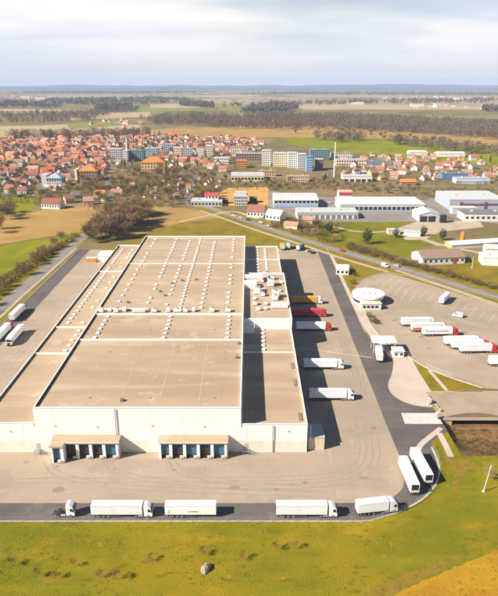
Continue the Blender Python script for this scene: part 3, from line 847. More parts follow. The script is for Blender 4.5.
@cached
def me_bars(L):
    mb = MB()
    for y in (-.9, -.35, .35, .9): mb.tube((-L - .06, y, 1.2), (-L - .06, y, 3.88), .025, n=5)
    mb.box(-L - .02, -L + .1, -1.2, 1.2, .55, .75)
    return mb.mesh('locking_bar', M['chassis'])
@cached
def me_tchassis(L):
    mb = MB()
    for s in (-1, 1): mb.box(-L + .3, -.4, s * .5 - .08, s * .5 + .08, .85, 1.11)
    mb.box(-L + 3.6, -L + 8, -1.15, -.9, .5, 1.0).box(-L + 3.6, -L + 8, .9, 1.15, .5, 1.0)
    for s in (-1, 1): mb.box(-3.3, -3.15, s * .75 - .07, s * .75 + .07, .05, 1.0)
    return mb.mesh('trailer_chassis', M['chassis'])
@cached
def me_cab(col):
    # side outline of a cab-over tractor, then narrowed at the nose
    prof = [(.05, .62), (2.05, .5), (2.28, .62), (2.32, 1.55), (2.22, 2.0), (1.98, 3.15), (1.75, 3.42), (.95, 3.86), (.1, 3.9), (.05, 3.3)]
    mb = MB().xprofile(prof, -1.22, 1.22)
    return bevel(mb.mesh('cab', M[col]), .05)
me_screen = MB().add([(2.245, -1.08, 2.02), (2.245, 1.08, 2.02), (2.02, 1.02, 3.05), (2.02, -1.02, 3.05), (2.10, -1.08, 2.0), (2.10, 1.08, 2.0), (1.88, 1.02, 3.05), (1.88, -1.02, 3.05)],
                     [(0, 1, 2, 3), (7, 6, 5, 4), (0, 4, 5, 1), (2, 6, 7, 3), (1, 5, 6, 2), (0, 3, 7, 4)]).mesh('windscreen', M['glass'])
def _sw(s):
    y0, y1 = (1.2, 1.232) if s > 0 else (-1.232, -1.2)
    return MB().xprofile([(1.15, 1.95), (2.0, 1.95), (1.82, 2.85), (1.15, 2.85)], y0, y1).mesh('side_window', M['glass'])
me_sw = {s: _sw(s) for s in (-1, 1)}
me_grille = MB().box(2.3, 2.34, -.75, .75, .75, 1.75).mesh('grille', M['chassis'])
me_bumper = bevel(MB().box(2.0, 2.4, -1.22, 1.22, .35, .74).mesh('bumper', M['chassis']), .05)
me_head = MB().box(2.31, 2.36, -.18, .18, .8, 1.02).mesh('headlight', M['lamp'])
me_visor = MB().box(1.95, 2.3, -1.05, 1.05, 3.1, 3.16).mesh('sun_visor', M['chassis'])
me_mirror = bevel(MB().box(2.05, 2.2, -.12, .12, 1.9, 2.75).mesh('mirror', M['chassis']), .03)
me_tframe = MB().box(-3.6, .05, -.5, -.32, .68, .95).box(-3.6, .05, .32, .5, .68, .95).box(-2.6, -1.6, -.5, .5, .95, 1.1).box(-3.62, -3.5, -1.1, 1.1, .6, .85).mesh('tractor_frame', M['chassis'])
me_tank = MB().tube((-1.5, -1.0, .68), (-.2, -1.0, .68), .3, n=10).mesh('fuel_tank', M['rim'])
me_guard = MB().xprofile([(-2.75, 1.05), (-2.4, 1.16), (-1.8, 1.16), (-1.45, 1.05), (-1.45, 1.0), (-1.8, 1.1), (-2.4, 1.1), (-2.75, 1.0)], -1.2, 1.2).mesh('mudguard', M['chassis'])
def tractor(parent, x0, col):
    """a tractor unit whose cab back stands at x0, under parent"""
    c = link('cab', me_cab(col), parent, (x0, 0, 0))
    link('windscreen', me_screen, c); link('grille', me_grille, c); link('sun_visor', me_visor, c)
    for s in (-1, 1):
        link('side_window', me_sw[s], c)
        link('headlight', me_head, c, (0, s * .9, 0))
        link('mirror', me_mirror, c, (0, s * 1.42, 0))
    link('bumper', me_bumper, parent, (x0, 0, 0))
    link('tractor_frame', me_tframe, parent, (x0, 0, 0))
    link('fuel_tank', me_tank, parent, (x0, 0, 0))
    link('mudguard', me_guard, parent, (x0, 0, 0))
    wheels(parent, [(x0 + 1.25, s * 1.05) for s in (-1, 1)] + [(x0 - 2.1, s * .98) for s in (-1, 1)], .36)
def trailer(parent, L, col, x0=0.0, name='trailer_body', legs=True):
    b = link(name, me_trailer(L, col), parent, (x0, 0, 0))
    link('side_rail', me_rails(L), b)
    link('rear_door', me_doors(L), b)
    link('locking_bar', me_bars(L), b)
    link('trailer_chassis', me_tchassis(L), parent, (x0, 0, 0))
    wheels(parent, [(x0 - L + q, s * 1.02) for q in (1.9, 3.2, 4.5) for s in (-1, 1)])
    return b
TG = {}
rtk = random.Random(77)
def semi(label, x, y, deg, cab='cab_white', body='tarp', L=13.6, group=None):
    if body == 'tarp': body = rtk.choice(('tarp', 'tarp', 'tarp_grey', 'tarp_cream'))
    """x, y: ground below the middle of the whole lorry"""
    t = thing('semi_truck', label, 'truck', (x, y, .03), R(deg), group)
    x0 = (L + 2.75) / 2 - 2.35
    b = trailer(t, L, body, x0 - .35)
    tractor(t, x0, cab)
    return t, b
def lone_trailer(label, x, y, deg, body='tarp', L=13.6, group=None):
    t = thing('semi_trailer', label, 'trailer', (x, y, .03), R(deg), group)
    return t, trailer(t, L, body, L / 2)
def side_print(body, L, mat, items):
    """flat print on both long sides: (x from rear, z, width, height)"""
    for s in (-1, 1):
        mb = MB()
        for x, z, w, h in items:
            mb.box(-L + x, -L + x + w, s * 1.272 - .014, s * 1.272 + .014, z, z + h)
        obj('side_print', mb, M_name(mat), body)
def M_name(k): return k
YF = PY(518.5) + 1.3
def fx(px): return PX(px, 517)
# front service road, left to right
t = thing('tractor_unit', 'white tractor unit with bare chassis and no trailer on the front service road', 'truck', (fx(64.5), YF + .2, .03), 0, 'lorries on the front service road')
tractor(t, .6, 'cab_white')
semi('white lorry on the front road, cab right behind the printed trailer without a cab', fx(122.5), YF, 0, group='lorries on the front service road')
t, b = lone_trailer('white trailer with small grey lettering and no cab on the front road', fx(191), YF, 0, group='lorries on the front service road')
# a word too small to read: a row of little dark strokes
rp = random.Random(3)
items = []; q = 6.0
while q < 8.8:
    w = rp.uniform(.18, .34); items.append((q, 1.95 + rp.uniform(0, .08), w, rp.uniform(.3, .45))); q += w + .09
side_print(b, 13.6, 'print', items)
for s in (-1, 1):
    obj('corner_mark', MB().box(-13.6 + 1.0, -13.6 + 1.22, s * 1.272 - .014, s * 1.272 + .014, 1.4, 2.7), 'print', b)
semi('white lorry on the front road nearest the small hut, standing alone below the right hall', fx(306.5), YF, 0, group='lorries on the front service road')
semi('short white lorry turning up at the right end of the front road', PX(377, 515), PY(515) + 1.2, 9, L=8.6, group='lorries on the front service road')
# two trailers at the curve
semi_l = lone_trailer('left of two white trailers side by side in the road curve', 46.3, 146.0, 91, group='trailers in the road curve')
semi_r = lone_trailer('right of two white trailers side by side in the road curve, beside the fence', 51.1, 150.4, 93.5, group='trailers in the road curve')
for t_, b_ in (semi_l, semi_r):
    obj('rear_opening', MB().box(-13.6 - .05, -13.6 - .032, -1.0, 1.0, 2.0, 3.75), 'dark', b_)
# docked on the east side
FRX = 38.2 - 8.2
for row, cabc, bodyc, lab in ((401, 'cab_white', 'tarp', 'white lorry at the east docks nearest the camera'),
                              (370, 'cab_white', 'tarp', 'white lorry at the east docks, second from the front'),
                              (331.5, 'red', 'tarp', 'white trailer with red cab at the east docks'),
                              (317.3, 'red', 'redtarp', 'red lorry with red tarpaulin at the east docks'),
                              (304.5, 'cab_white', 'orange', 'orange trailer with white cab at the east docks')):
    semi(lab, FRX, PY(row) + 1.3, 0, cabc, bodyc, group='lorries at the east docks')
# truck park
def park(rear_px, row, deg, lab, cabc='cab_white', body='tarp', L=13.6):
    p = G(rear_px, row)
    a = R(deg)
    half = (L + 2.75) / 2
    return semi(lab, p.x + half * math.cos(a), p.y + 1.3 + half * math.sin(a), deg, cabc, body, L, group='lorries in the truck park')
park(401.5, 327, 2, 'white lorry at the back left of the first truck park row, white cab')
t, b = park(411.5, 332.5, 2, 'lorry with red stripe low on its trailer between two white ones in the truck park')
side_print(b, 13.6, 'redprint', [(.3, 1.45, 5.2, .9)])
t, b = park(422.5, 336.8, 2, 'white lorry with red cab and grey lettering in the truck park', 'red')
rp = random.Random(8); items = []; q = 1.2
while q < 11.5:
    w = rp.uniform(.3, .7); items.append((q, 2.3, w, rp.uniform(.45, .7))); q += w + .16
side_print(b, 13.6, 'print', items)
park(444.5, 346.5, 2, 'white lorry with white cab at the back of the second truck park row')
park(452, 350.2, 2, 'white lorry with red cab in the middle of the second truck park row', 'red')
park(460, 354, 2, 'white lorry with red cab at the front of the second truck park row', 'red')
park(489.5, 367, 2, 'white lorry cut off by the right edge of the picture in the truck park')
p0 = G(438, 306); lone_trailer('white trailer parked aslant alone across the bay lines of the truck park', p0.x + 5.0, p0.y + 6.0, 236, L=11)
# left side of the warehouse
semi('white lorry parked nose north on the west service road beside the verge', -114.0, 275.5, 90, group='lorries west of the warehouse')
semi('white lorry facing the camera in the yard west of the warehouse', -105.0, 247.5, -90, group='lorries west of the warehouse')
semi('white lorry with red cab cut off by the left edge beside the west road', -111.8, 252, 90, 'red', group='lorries west of the warehouse')
# ------------------------------------------------------------------ cars and vans
@cached
def me_carbody(kind, col):
    if kind == 'van':
        prof = [(-2.5, .4), (2.3, .4), (2.5, .8), (2.4, 1.25), (1.55, 1.4), (1.0, 2.3), (.7, 2.42), (-2.45, 2.42), (-2.5, 2.3)]
        y = .98
    else:
        prof = [(-2.1, .35), (2.05, .35), (2.15, .65), (1.95, .88), (1.0, .98), (.35, 1.45), (-1.2, 1.5), (-1.85, 1.02), (-2.12, .95)]
        y = .88
    return bevel(MB().xprofile(prof, -y, y).mesh('car_body', M[col]), .09)
def _glz(kind):
    mb = MB()
    if kind == 'van':
        for s in (-1, 1): mb.xprofile([(.45, 1.45), (1.45, 1.45), (.98, 2.18), (.45, 2.18)], s * .985 - .012, s * .985 + .012)
        mb.add([(1.58, -.85, 1.44), (1.58, .85, 1.44), (1.06, .8, 2.24), (1.06, -.8, 2.24)], [(0, 1, 2, 3)])
    else:
        for s in (-1, 1): mb.xprofile([(-1.6, 1.02), (.85, 1.02), (.3, 1.38), (-1.15, 1.42)], s * .885 - .012, s * .885 + .012)
        mb.add([(1.03, -.74, 1.0), (1.03, .74, 1.0), (.4, .68, 1.46), (.4, -.68, 1.46)], [(0, 1, 2, 3)])
        mb.add([(-1.9, -.7, 1.04), (-1.9, .7, 1.04), (-1.28, .66, 1.5), (-1.28, -.66, 1.5)], [(3, 2, 1, 0)])
    return mb.mesh('windows', M['glass'])
me_glz = {k: _glz(k) for k in ('car', 'van')}
me_cw = MB().tube((0, -.1, 0), (0, .1, 0), .33, n=12).mesh('wheel', M['rubber'])
def car(label, px, row, deg, col, kind='car', group=None):
    p = G(px, row)
    t = thing('van' if kind == 'van' else 'car', label, kind, (p.x, p.y, .05), R(deg), group)
    b = link('car_body', me_carbody(kind, col), t)
    link('windows', me_glz[kind], b)
    for x in (-1.4, 1.35):
        for y in (-.85, .85): link('wheel', me_cw, t, (x, y, .33))
    return t
def road_dir(px):
    best = min(range(len(main_road) - 1), key=lambda i: abs(main_road[i].y - G(CX, 0 * px + px).y))
    d = main_road[best + 1] - main_road[best]
    return math.degrees(math.atan2(d.y, d.x))
rd = road_dir
car('white van standing in the truck park right of the slanted trailer', 457.5, 317, 150, 'carwhite', 'van')
car('red car driving on the main road behind the gatehouse', 342, 251.5, rd(251.5), 'carred')
car('white van on the main road above the truck park corner', 385, 267, rd(267), 'carwhite', 'van')
car('silver car on the main road just right of the white van', 396.5, 266.5, rd(266.5) + 180, 'silver')
for i, (px, row, c, lab) in enumerate(((234, 216.5, 'carwhite', 'white car parked left of the red roofed house'), (241, 218.5, 'silver', 'silver car on the track below the red roofed house'), (248, 220.5, 'cardark', 'dark car on the track below the red roofed house'),
                                       (261, 223, 'carwhite', 'white car on the main road below the white gabled house'), (268, 226.5, 'silver', 'silver car on the main road left of the green shrubs'),
                                       (306, 214 + 8, 'carblue', 'blue car by the long low depot'), (330, 203, 'carwhite', 'white car between the two halls'), (326, 205, 'carred', 'red car between the two halls'), (336, 202.5, 'carblue', 'blue car between the two halls'))):
    car(lab, px, row, (-30, -30, -30, -32, 150, 10, 80, 80, 80)[i], c)
def lorry(label, px, row, deg, body, cabc, L=6.5):
    p = G(px, row)
    t = thing('lorry', label, 'truck', (p.x, p.y, .05), R(deg))
    trailer(t, L, body, 2.0)
    c = link('cab', me_cab(cabc), t, (2.3, 0, 0))
    link('windscreen', me_screen, c)
    wheels(t, [(3.5, s * 1.05) for s in (-1, 1)], .36)
lorry('orange box lorry behind the far corner of the east hall', 282.5, 249.5, 95, 'orange', 'orange', 5)
lorry('blue lorry behind the warehouse beside the orange one', 288, 248.8, 88, 'p_blue', 'carblue', 5)
lorry('teal lorry at the far end of the east yard', 300, 250, 60, 'p_green', 'p_darkgrey', 5.5)
car('dark car at the far end of the east yard', 313, 253.5, 40, 'cardark')
car('silver car at the far end of the east yard', 308, 251.5, 50, 'silver')
lorry('white lorry under the gate canopy', 378.5, 357, 83, 'tarp', 'cab_white', 8)

# ------------------------------------------------------------------ stream basin and bridge
mb = MB()
d0 = -3.2
nx, nyy = 26, 16
for i in range(nx + 1):
    x = HX0 + (HX1 - HX0) * i / nx
    for j in range(nyy + 1):
        y = HY0 + (HY1 - HY0) * j / nyy
        k = min(1, (y - HY0) / 11) * min(1, (x - HX0) / 3.5)
        z = d0 * k * (1 + .12 * mnoise.noise(Vector((x * .3, y * .3, 1)))) if k > 0 else 0
        if k > .9: z += .35 * mnoise.noise(Vector((x * .45, y * .45, 4)))
        mb.v.append((x, y, z + .002))
for i in range(nx):
    for j in range(nyy):
        a = i * (nyy + 1) + j
        mb.f.append((a, a + nyy + 1, a + nyy + 2, a + 1))
struct(obj('stream_basin', mb, 'dry_scrub'))
BY0, BY1 = 180.6, HY1
br = thing('bridge', 'tan concrete bridge with shallow arched parapets over the dry stream basin', 'bridge', (HX0, BY0, 0))
def bb(name, mat, x0, x1, y0, y1, z0, z1): return obj(name, MB().box(x0 - HX0, x1 - HX0, y0 - BY0, y1 - BY0, z0, z1), mat, br)
bb('deck', 'lane', HX0, HX1, BY0 + .3, BY1 - .3, -.9, .06)
bb('edge_beam', 'kerb', HX0, HX1, BY0 - .1, BY0 + .3, -.95, .22)
bb('edge_beam', 'kerb', HX0, HX1, BY1 - .3, BY1 + .05, -.5, .2)
bb('abutment', 'p_grey', HX0 + .1, HX0 + 4.5, BY0 + .8, BY1 - .4, -3.4, -.9)
bb('wing_wall', 'kerb', HX0 + .2, HX0 + 4.4, BY0 + .2, BY0 + .78, -3.4, -.96)
bb('sill', 'p_brown', HX0 + 4.4, HX1 - 2, BY0 - 2.2, BY0 - 1.8, -3.5, -2.85)
def arch(y0, y1, xa, xb, hmax):
    n = 24
    top = [(xa + (xb - xa) * i / n - HX0, .2 + hmax * (1 - (2 * i / n - 1) ** 2)) for i in range(n + 1)]
    mbx = MB()
    for i in range(n):
        (x0, z0), (x1, z1) = top[i], top[i + 1]
        a, b = y0 - BY0, y1 - BY0
        mbx.add([(x0, a, .1), (x1, a, .1), (x1, a, z1), (x0, a, z0), (x0, b, .1), (x1, b, .1), (x1, b, z1), (x0, b, z0)],
                [(0, 1, 2, 3), (5, 4, 7, 6), (3, 2, 6, 7)])
    obj('arched_parapet', mbx, 'dry_scrub' if False else 'p_brown', br)
arch(BY0 - .05, BY0 + .25, PX(444, 418), PX(503, 418), 1.75)
arch(BY1 - .28, BY1 - .02, PX(453, 391), PX(482, 391), .9)
mbr = MB()
for i in range(14): mbr.box(i * 2.4 + 1, i * 2.4 + 1.1, .1, .18, .2, 1.0)
mbr.box(.9, 34, .1, .18, 1.0, 1.08)
# gate pillars and barriers
def barrier(label, px, row, deg, L):
    p = G(px, row)
    t = thing('barrier', label, 'barrier', (p.x, p.y, .04), R(deg))
    obj('housing', MB().box(-.3, .3, -.3, .3, 0, 1.2), 'paleslab', t)
    obj('boom', MB().box(.1, L, -.06, .06, .98, 1.12), 'cab_white', t)
    for k in range(3): obj('stripe', MB().box(.6 + k * 1.3, 1.1 + k * 1.3, -.065, .065, .975, 1.125), 'red', t)
    obj('rest', MB().box(L - .1, L, -.05, .05, 0, .98), 'steel', t)
barrier('white barrier with red bands at the bridge end of the pale apron', 431.5, 402.5, 100, 4.2)
barrier('white barrier with red bands at the left edge of the bridge', 440, 412, 100, 4.0)
def pillar(label, px, row, h):
    p = G(px, row)
    t = thing('gate_pillar', label, 'pillar', (p.x, p.y, .02))
    obj('shaft', MB().box(-.35, .35, -.35, .35, 0, h), 'paleslab', t)
    obj('cap', MB().prism([(-.45, -.45), (.45, -.45), (.45, .45), (-.45, .45)], h, h + .15), 'roof_white', t)
pillar('pale gate pillar beside the apron before the bridge', 428.5, 404.5, 2.4)
pillar('pale gate pillar at the near corner of the bridge', 436.5, 419, 2.4)
# ------------------------------------------------------------------ fences
def fence(label, line, h=1.9, gap=3.0, cat='fence'):
    line = [Vector((p[0], p[1], 0)) for p in line]
    t = thing('mesh_fence', label, cat, line[0])
    o = line[0]
    me = MB().tube((0, 0, 0), (0, 0, h), .05, n=5).mesh('post', M['steel'])
    wires = MB(); acc = 0
    last = None
    for i in range(len(line) - 1):
        a, b = line[i], line[i + 1]
        L = (b - a).length
        while acc <= L:
            p = a.lerp(b, acc / L) - o
            link('post', me, t, p)
            acc += gap
        acc -= L
        for z in (.15, .55, .95, 1.35, 1.8): wires.tube(a - o + Vector((0, 0, z)), b - o + Vector((0, 0, z)), .022, n=3, cap=False)
    obj('wire', wires, 'steel', t)
fence('wire mesh fence along the meadow edge of the front service road', [(-75, 128.6), (30, 128.6)] + [tuple(p)[:2] for p in chaikin(pxs((372, 520.9), (398.5, 513.8), (425.5, 499.6), (439.2, 482.7), (440.4, 464), (432.4, 446.5)), 2)])
fence('wire mesh fence between the west service road and the verge', [(-119.8, 205), (-118.8, 300), (-117.8, 400)])
fence('wire mesh fence along the gate side of the truck park', [tuple(p)[:2] for p in pxs((400, 351.6), (425, 367.4), (452, 377.9), (482, 387.4))], 1.6)
# ------------------------------------------------------------------ poles
def mast(label, px, row, h, lean=(0, 0)):
    p = G(px, row)
    t = thing('lamp_post', label, 'lamp post', (p.x, p.y, 0))
    obj('footing', MB().tube((0, 0, 0), (0, 0, .35), .5, .45, 10), 'paleslab', t)
    top = Vector((lean[0], lean[1], h))
    obj('pole', MB().tube((0, 0, .3), top, .17, .10, 8), 'roof_white', t)
    obj('arm', MB().tube(top, top + Vector((1.3, .1, .15)), .05, .05, 6), 'steel', t)
    obj('lamp_head', bevel_mb(MB().box(top.x + 1.1, top.x + 1.9, top.y - .1, top.y + .3, h + .1, h + .28)), 'p_grey', t)
def bevel_mb(mb): return mb
p = G(483.5, 491.5)
t = thing('utility_pole', 'tall bare pale pole standing alone and slightly leaning in the right meadow', 'pole', (p.x, p.y, 0))
obj('footing', MB().tube((0, 0, 0), (0, 0, .35), .5, .45, 10), 'paleslab', t)
obj('shaft', MB().tube((0, 0, .3), (1.2, .4, 8.6), .13, .09, 8), 'wall_cream', t)
obj('cap', MB().tube((1.2, .4, 8.6), (1.21, .4, 8.75), .14, .14, 8), 'steel', t)
for i, (px, row, lab) in enumerate(((364, 299, 'lamp post in front of the round gatehouse'), (472, 268, 'lamp post on the verge by the main road at the right edge'))):
    mast(lab, px, row, 7.5)
# field stone
bs = bpy.data.meshes.new('boulder')
import bmesh
bm = bmesh.new()
bmesh.ops.create_icosphere(bm, subdivisions=3, radius=1)
for v in bm.verts:
    n = mnoise.noise(v.co * 1.3) * .35 + mnoise.noise(v.co * 3.1) * .14
    v.co *= (1 + n)
    v.co.x *= .95; v.co.y *= 1.5; v.co.z = max(-.3, v.co.z * 1.15)
bm.to_mesh(bs); bm.free()
M['stone'] = material('pale_stone', (.36, .32, .25), .95, [((.22, .19, .15), 1.5, .45, .7, .8), ((.5, .46, .38), 2.5, .55, .75, .6)], bump=.6, bump_scale=4)
bs.materials.append(M['stone'])
p = G(206, 570)
tag(link('boulder', bs, None, (p.x, p.y, .35), R(-25)), 'big pale boulder lying in the meadow below the printed trailer', 'boulder')

# ------------------------------------------------------------------ gatehouse and small buildings of the yard
p = G(367, 311)
gx0, gx1 = PX(354, 308), PX(383, 300)
gy0 = PY(309)
gt = thing('gatehouse', 'round fronted white gatehouse with pale roof between yard and truck park', 'building', ((gx0 + gx1) / 2, gy0, 0))
def rounded(x0, x1, y0, y1, r, n=8):
    pts = []
    for cx, cy, a0 in ((x1 - r, y1 - r, 0), (x0 + r, y1 - r, 90), (x0 + r, y0 + r, 180), (x1 - r, y0 + r, 270)):
        for i in range(n + 1):
            a = R(a0 + 90 * i / n); pts.append((cx + r * math.cos(a), cy + r * math.sin(a)))
    return pts
gw, gd = 15.5, 18
obj('wall', MB().prism(rounded(-gw / 2, gw / 2, 3, gd, 7.2), 0, 4.2), 'p_white', gt)
obj('window_band', MB().prism(rounded(-gw / 2 - .02, gw / 2 + .02, 2.98, gd + .02, 7.2), 1.4, 2.6), 'glass', gt)
obj('roof', MB().prism(rounded(-gw / 2 - .6, gw / 2 + .6, 2.4, gd + .6, 7.7), 4.2, 5.0), 'skylight', gt)
obj('lower_wing', MB().box(-gw / 2 + 2.2, gw / 2 - 3.2, -1.5, 2.96, 0, 3.2), 'p_white', gt)
obj('wing_roof', MB().box(-gw / 2 + 2.0, gw / 2 - 3.0, -1.7, 2.3, 3.2, 3.4), 'p_cream', gt)
for k in range(4): obj('window', MB().box(-gw / 2 + 3 + k * 2.1, -gw / 2 + 4.5 + k * 2.1, -1.56, -1.5, 1.1, 2.4), 'glass', gt)
for k in range(3): obj('roof_vent', MB().box(-3 + k * 3, -2.2 + k * 3, 9, 9.8, 4.9, 5.5), 'steel', gt)
# the gate canopy
cx0, cx1, cyy = PX(372, 352), PX(394, 352), PY(358)
ct = thing('gate_canopy', 'white flat canopy on posts over the gate lane beside the apron', 'canopy', ((cx0 + cx1) / 2, cyy, 0))
obj('canopy_roof', MB().box(-5.0, 5.2, 4.0, 10.5, 5.0, 5.6), 'skylight', ct)
for x in (-4.4, 4.6):
    for y in (4.6, 9.9): obj('post', MB().box(x - .15, x + .15, y - .15, y + .15, 0, 5.0), 'p_grey', ct)
p = G(398.5, 357.5)
hut = thing('checkpoint_hut', 'small white cabin right of the gate canopy', 'hut', (p.x, p.y, 0))
obj('wall', MB().box(-2.2, 2.2, 0, 4.2, 0, 2.8), 'p_white', hut)
obj('roof', MB().box(-2.5, 2.5, -.3, 4.5, 2.8, 3.05), 'skylight', hut)
for k in (-1, 1): obj('window', MB().box(k * 1.1 - .6, k * 1.1 + .6, -.05, 0, 1.0, 2.0), 'glass', hut)

# ------------------------------------------------------------------ other buildings
me_win = {}
OCC = []
def window_mesh(w, h):
    k = (round(w, 2), round(h, 2))
    if k not in me_win: me_win[k] = MB().box(-w / 2, w / 2, -.12, .05, 0, h).mesh('window', M['glass'])
    return me_win[k]
def gable_roof(w, d, z, rise, over=.4, along='x', t=.25):
    """ridge along x (or y), slabs of thickness t"""
    mb = MB()
    if along == 'x':
        a, b = d / 2 + over, w / 2 + over
        prof = [(-a, z - over * rise / (d / 2)), (0, z + rise), (a, z - over * rise / (d / 2)), (a, z - over * rise / (d / 2) - t), (0, z + rise - t), (-a, z - over * rise / (d / 2) - t)]
        n = 6
        mb.add([(-b, q[0], q[1]) for q in prof] + [(b, q[0], q[1]) for q in prof], [tuple(range(n)), tuple(range(n, 2 * n))[::-1]] + [((i + 1) % n, i, n + i, n + (i + 1) % n) for i in range(n)])
    else:
        a, b = w / 2 + over, d / 2 + over
        prof = [(-a, z - over * rise / (w / 2)), (0, z + rise), (a, z - over * rise / (w / 2)), (a, z - over * rise / (w / 2) - t), (0, z + rise - t), (-a, z - over * rise / (w / 2) - t)]
        mb.xprofile(prof, -b, b)
    return mb
def gable_wall(w, d, z, rise, along='x'):
    mb = MB()
    if along == 'x':
        h = w / 2
        prof = [(-d / 2, 0), (d / 2, 0), (d / 2, z), (0, z + rise - .12), (-d / 2, z)]
        n = 5
        mb.add([(-h, q[0], q[1]) for q in prof] + [(h, q[0], q[1]) for q in prof], [tuple(range(n))[::-1], tuple(range(n, 2 * n))] + [(i, (i + 1) % n, n + (i + 1) % n, n + i) for i in range(n)])
    else:
        mb.xprofile([(-w / 2, 0), (w / 2, 0), (w / 2, z), (0, z + rise - .12), (-w / 2, z)], -d / 2, d / 2)
    return mb
def hip_roof(w, d, z, rise, over=.5):
    a, b = w / 2 + over, d / 2 + over
    r = max(.1, abs(w - d) / 2)
    if w >= d: rid = [(-r, 0, z + rise), (r, 0, z + rise)]
    else: rid = [(0, -r, z + rise), (0, r, z + rise)]
    v = [(-a, -b, z), (a, -b, z), (a, b, z), (-a, b, z)] + rid
    f = [(3, 2, 1, 0)]
    if w >= d: f += [(0, 1, 5, 4), (1, 2, 5), (2, 3, 4, 5), (3, 0, 4)]
    else: f += [(0, 1, 4), (1, 2, 5, 4), (2, 3, 5), (3, 0, 4, 5)]
    return MB().add(v, f)
def bld(name, label, cat, px0, px1, row, h, d, wall, roofm, roof='flat', rz=0, rise=3.0, win=None, group=None, band=None, base=None, ty=None):
    """px0..px1 on the ground line row: the front; d its depth"""
    p0, p1 = G(px0, row), G(px1, row)
    w = abs(p1.x - p0.x); cx = (p0.x + p1.x) / 2
    t = thing(name, label, cat, (cx, p0.y + d / 2, p0.z), R(rz), group)
    OCC.append((cx, p0.y + d / 2, w / 2 + 3, d / 2 + 3))
    along = 'x' if roof != 'gabley' else 'y'
    if roof == 'flat':
        obj('wall', MB().box(-w / 2, w / 2, -d / 2, d / 2, 0, h), wall, t)
        r = obj('roof', MB().box(-w / 2 - .2, w / 2 + .2, -d / 2 - .2, d / 2 + .2, h, h + .5), roofm, t)
        if d > 8 and w > 14:
            for q in (-.28, .22): obj('roof_vent', MB().box(w * q - .9, w * q + .9, -1.2, 1.2, h + .5, h + 1.7), 'p_lightgrey', r)
    elif roof == 'hip':
        obj('wall', MB().box(-w / 2, w / 2, -d / 2, d / 2, 0, h), wall, t)
        obj('roof', hip_roof(w, d, h, rise), roofm, t)
    else:
        obj('wall', gable_wall(w, d, h, rise, along), wall, t)
        r = obj('roof', gable_roof(w, d, h, rise, along=along), roofm, t)
    if name in ('industrial_hall', 'depot', 'barn', 'stable', 'workshop') and p0.y < 800:
        nb = max(4, int(w / 3.2)); rb = MB()
        for i in range(1, nb):
            x = -w / 2 + w * i / nb
            if roof == 'flat': rb.box(x - .12, x + .12, -d / 2, d / 2, h + .5, h + .62)
            elif roof == 'gable':
                for s in (-1, 1): rb.add([(x - .12, s * d / 2, h + .12), (x + .12, s * d / 2, h + .12), (x + .12, 0, h + rise + .12), (x - .12, 0, h + rise + .12), (x - .12, s * d / 2, h), (x + .12, s * d / 2, h), (x + .12, 0, h + rise), (x - .12, 0, h + rise)], [(0, 1, 2, 3), (0, 3, 7, 4), (1, 5, 6, 2), (0, 4, 5, 1)])
        if rb.v: obj('roof_rib', rb, roofm, t)
    if win:
        nc, nr, wf, hf = win
        ww, hh = w / nc * wf, h / nr * hf
        me = window_mesh(ww, hh)
        for i in range(nc):
            for j in range(nr):
                link('window', me, t, (-w / 2 + w * (i + .5) / nc, -d / 2 + .02, h * (j + .5) / nr - hh / 2 + .15))
    if band:
        z0, z1, m = band
        obj('colour_band', MB().box(-w / 2 + .01, w / 2 - .01, -d / 2 - .18, -d / 2 - .13, z0 * h, z1 * h), m, t)
    return t, w
# the works beyond the main road
bld('industrial_hall', 'big grey roofed hall with blue band, left of the works beyond the road', 'warehouse', 274, 318, 208.5, 7.5, 38, 'p_lightgrey', 'p_lightgrey', 'gable', rise=2.2, win=(11, 2, .7, .45), band=(.12, .42, 'p_blue'))
t, w = bld('depot', 'long low depot with grey roof and a row of dock bays', 'warehouse', 297, 358, 219, 5.2, 20, 'p_white', 'p_lightgrey', 'flat', band=(.62, .92, 'p_bluegrey'))
for i in range(11): obj('dock_bay', MB().box(-w / 2 + w * (i + .25) / 11, -w / 2 + w * (i + .8) / 11, -10.22, -10.05, .3, 3.0), 'p_darkgrey', t)
t, w = bld('industrial_hall', 'long white roofed hall with blue glass front at the centre of the works', 'warehouse', 340, 424, 212.5, 7, 34, 'p_lightgrey', 'p_white', 'flat', win=(18, 1, .72, .36), band=(.1, .3, 'p_bluegrey'))
bld('office_block', 'pink topped office cube at the left end of the white hall', 'building', 338.5, 352, 203, 10, 12, 'p_white', 'p_pink', 'flat', win=(5, 3, .6, .4), band=(.72, .98, 'p_red'))
t, w = bld('workshop', 'grey open workshop with black doorways right of the white hall', 'building', 418.5, 440, 222, 6, 22, 'p_lightgrey', 'p_lightgrey', 'gabley', rise=2.5)
for i in range(2): obj('gateway', MB().box(-w / 2 + 1 + i * 6.8, -w / 2 + 6.8 + i * 6.8, -11.15, -11.0, 0, 4.8), 'p_black', t)
t, w = bld('store', 'black box shaped store beside the grey workshop', 'building', 440.5, 446, 223, 6.5, 5, 'p_black', 'p_darkgrey', 'flat')
t, w = bld('industrial_hall', 'blue grey hall with purple frames at the right edge', 'warehouse', 449, 505, 210, 9, 44, 'p_bluegrey', 'p_lightgrey', 'flat')
for q in (.18, .62): obj('portal_frame', MB().box(-w / 2 + w * q, -w / 2 + w * q + 2.4, -22.4, -22.15, .2, 7.2), 'p_purple', t)
obj('portal_beam', MB().box(-w / 2 + w * .18, w / 2, -22.5, -22.41, 4.5, 5.8), 'p_purple', t)
bld('industrial_hall', 'dark grey hall with white plinth in front of the blue grey hall', 'warehouse', 464, 512, 221.5, 6, 18, 'p_white', 'p_darkgrey', 'flat', win=(9, 1, .5, .3))
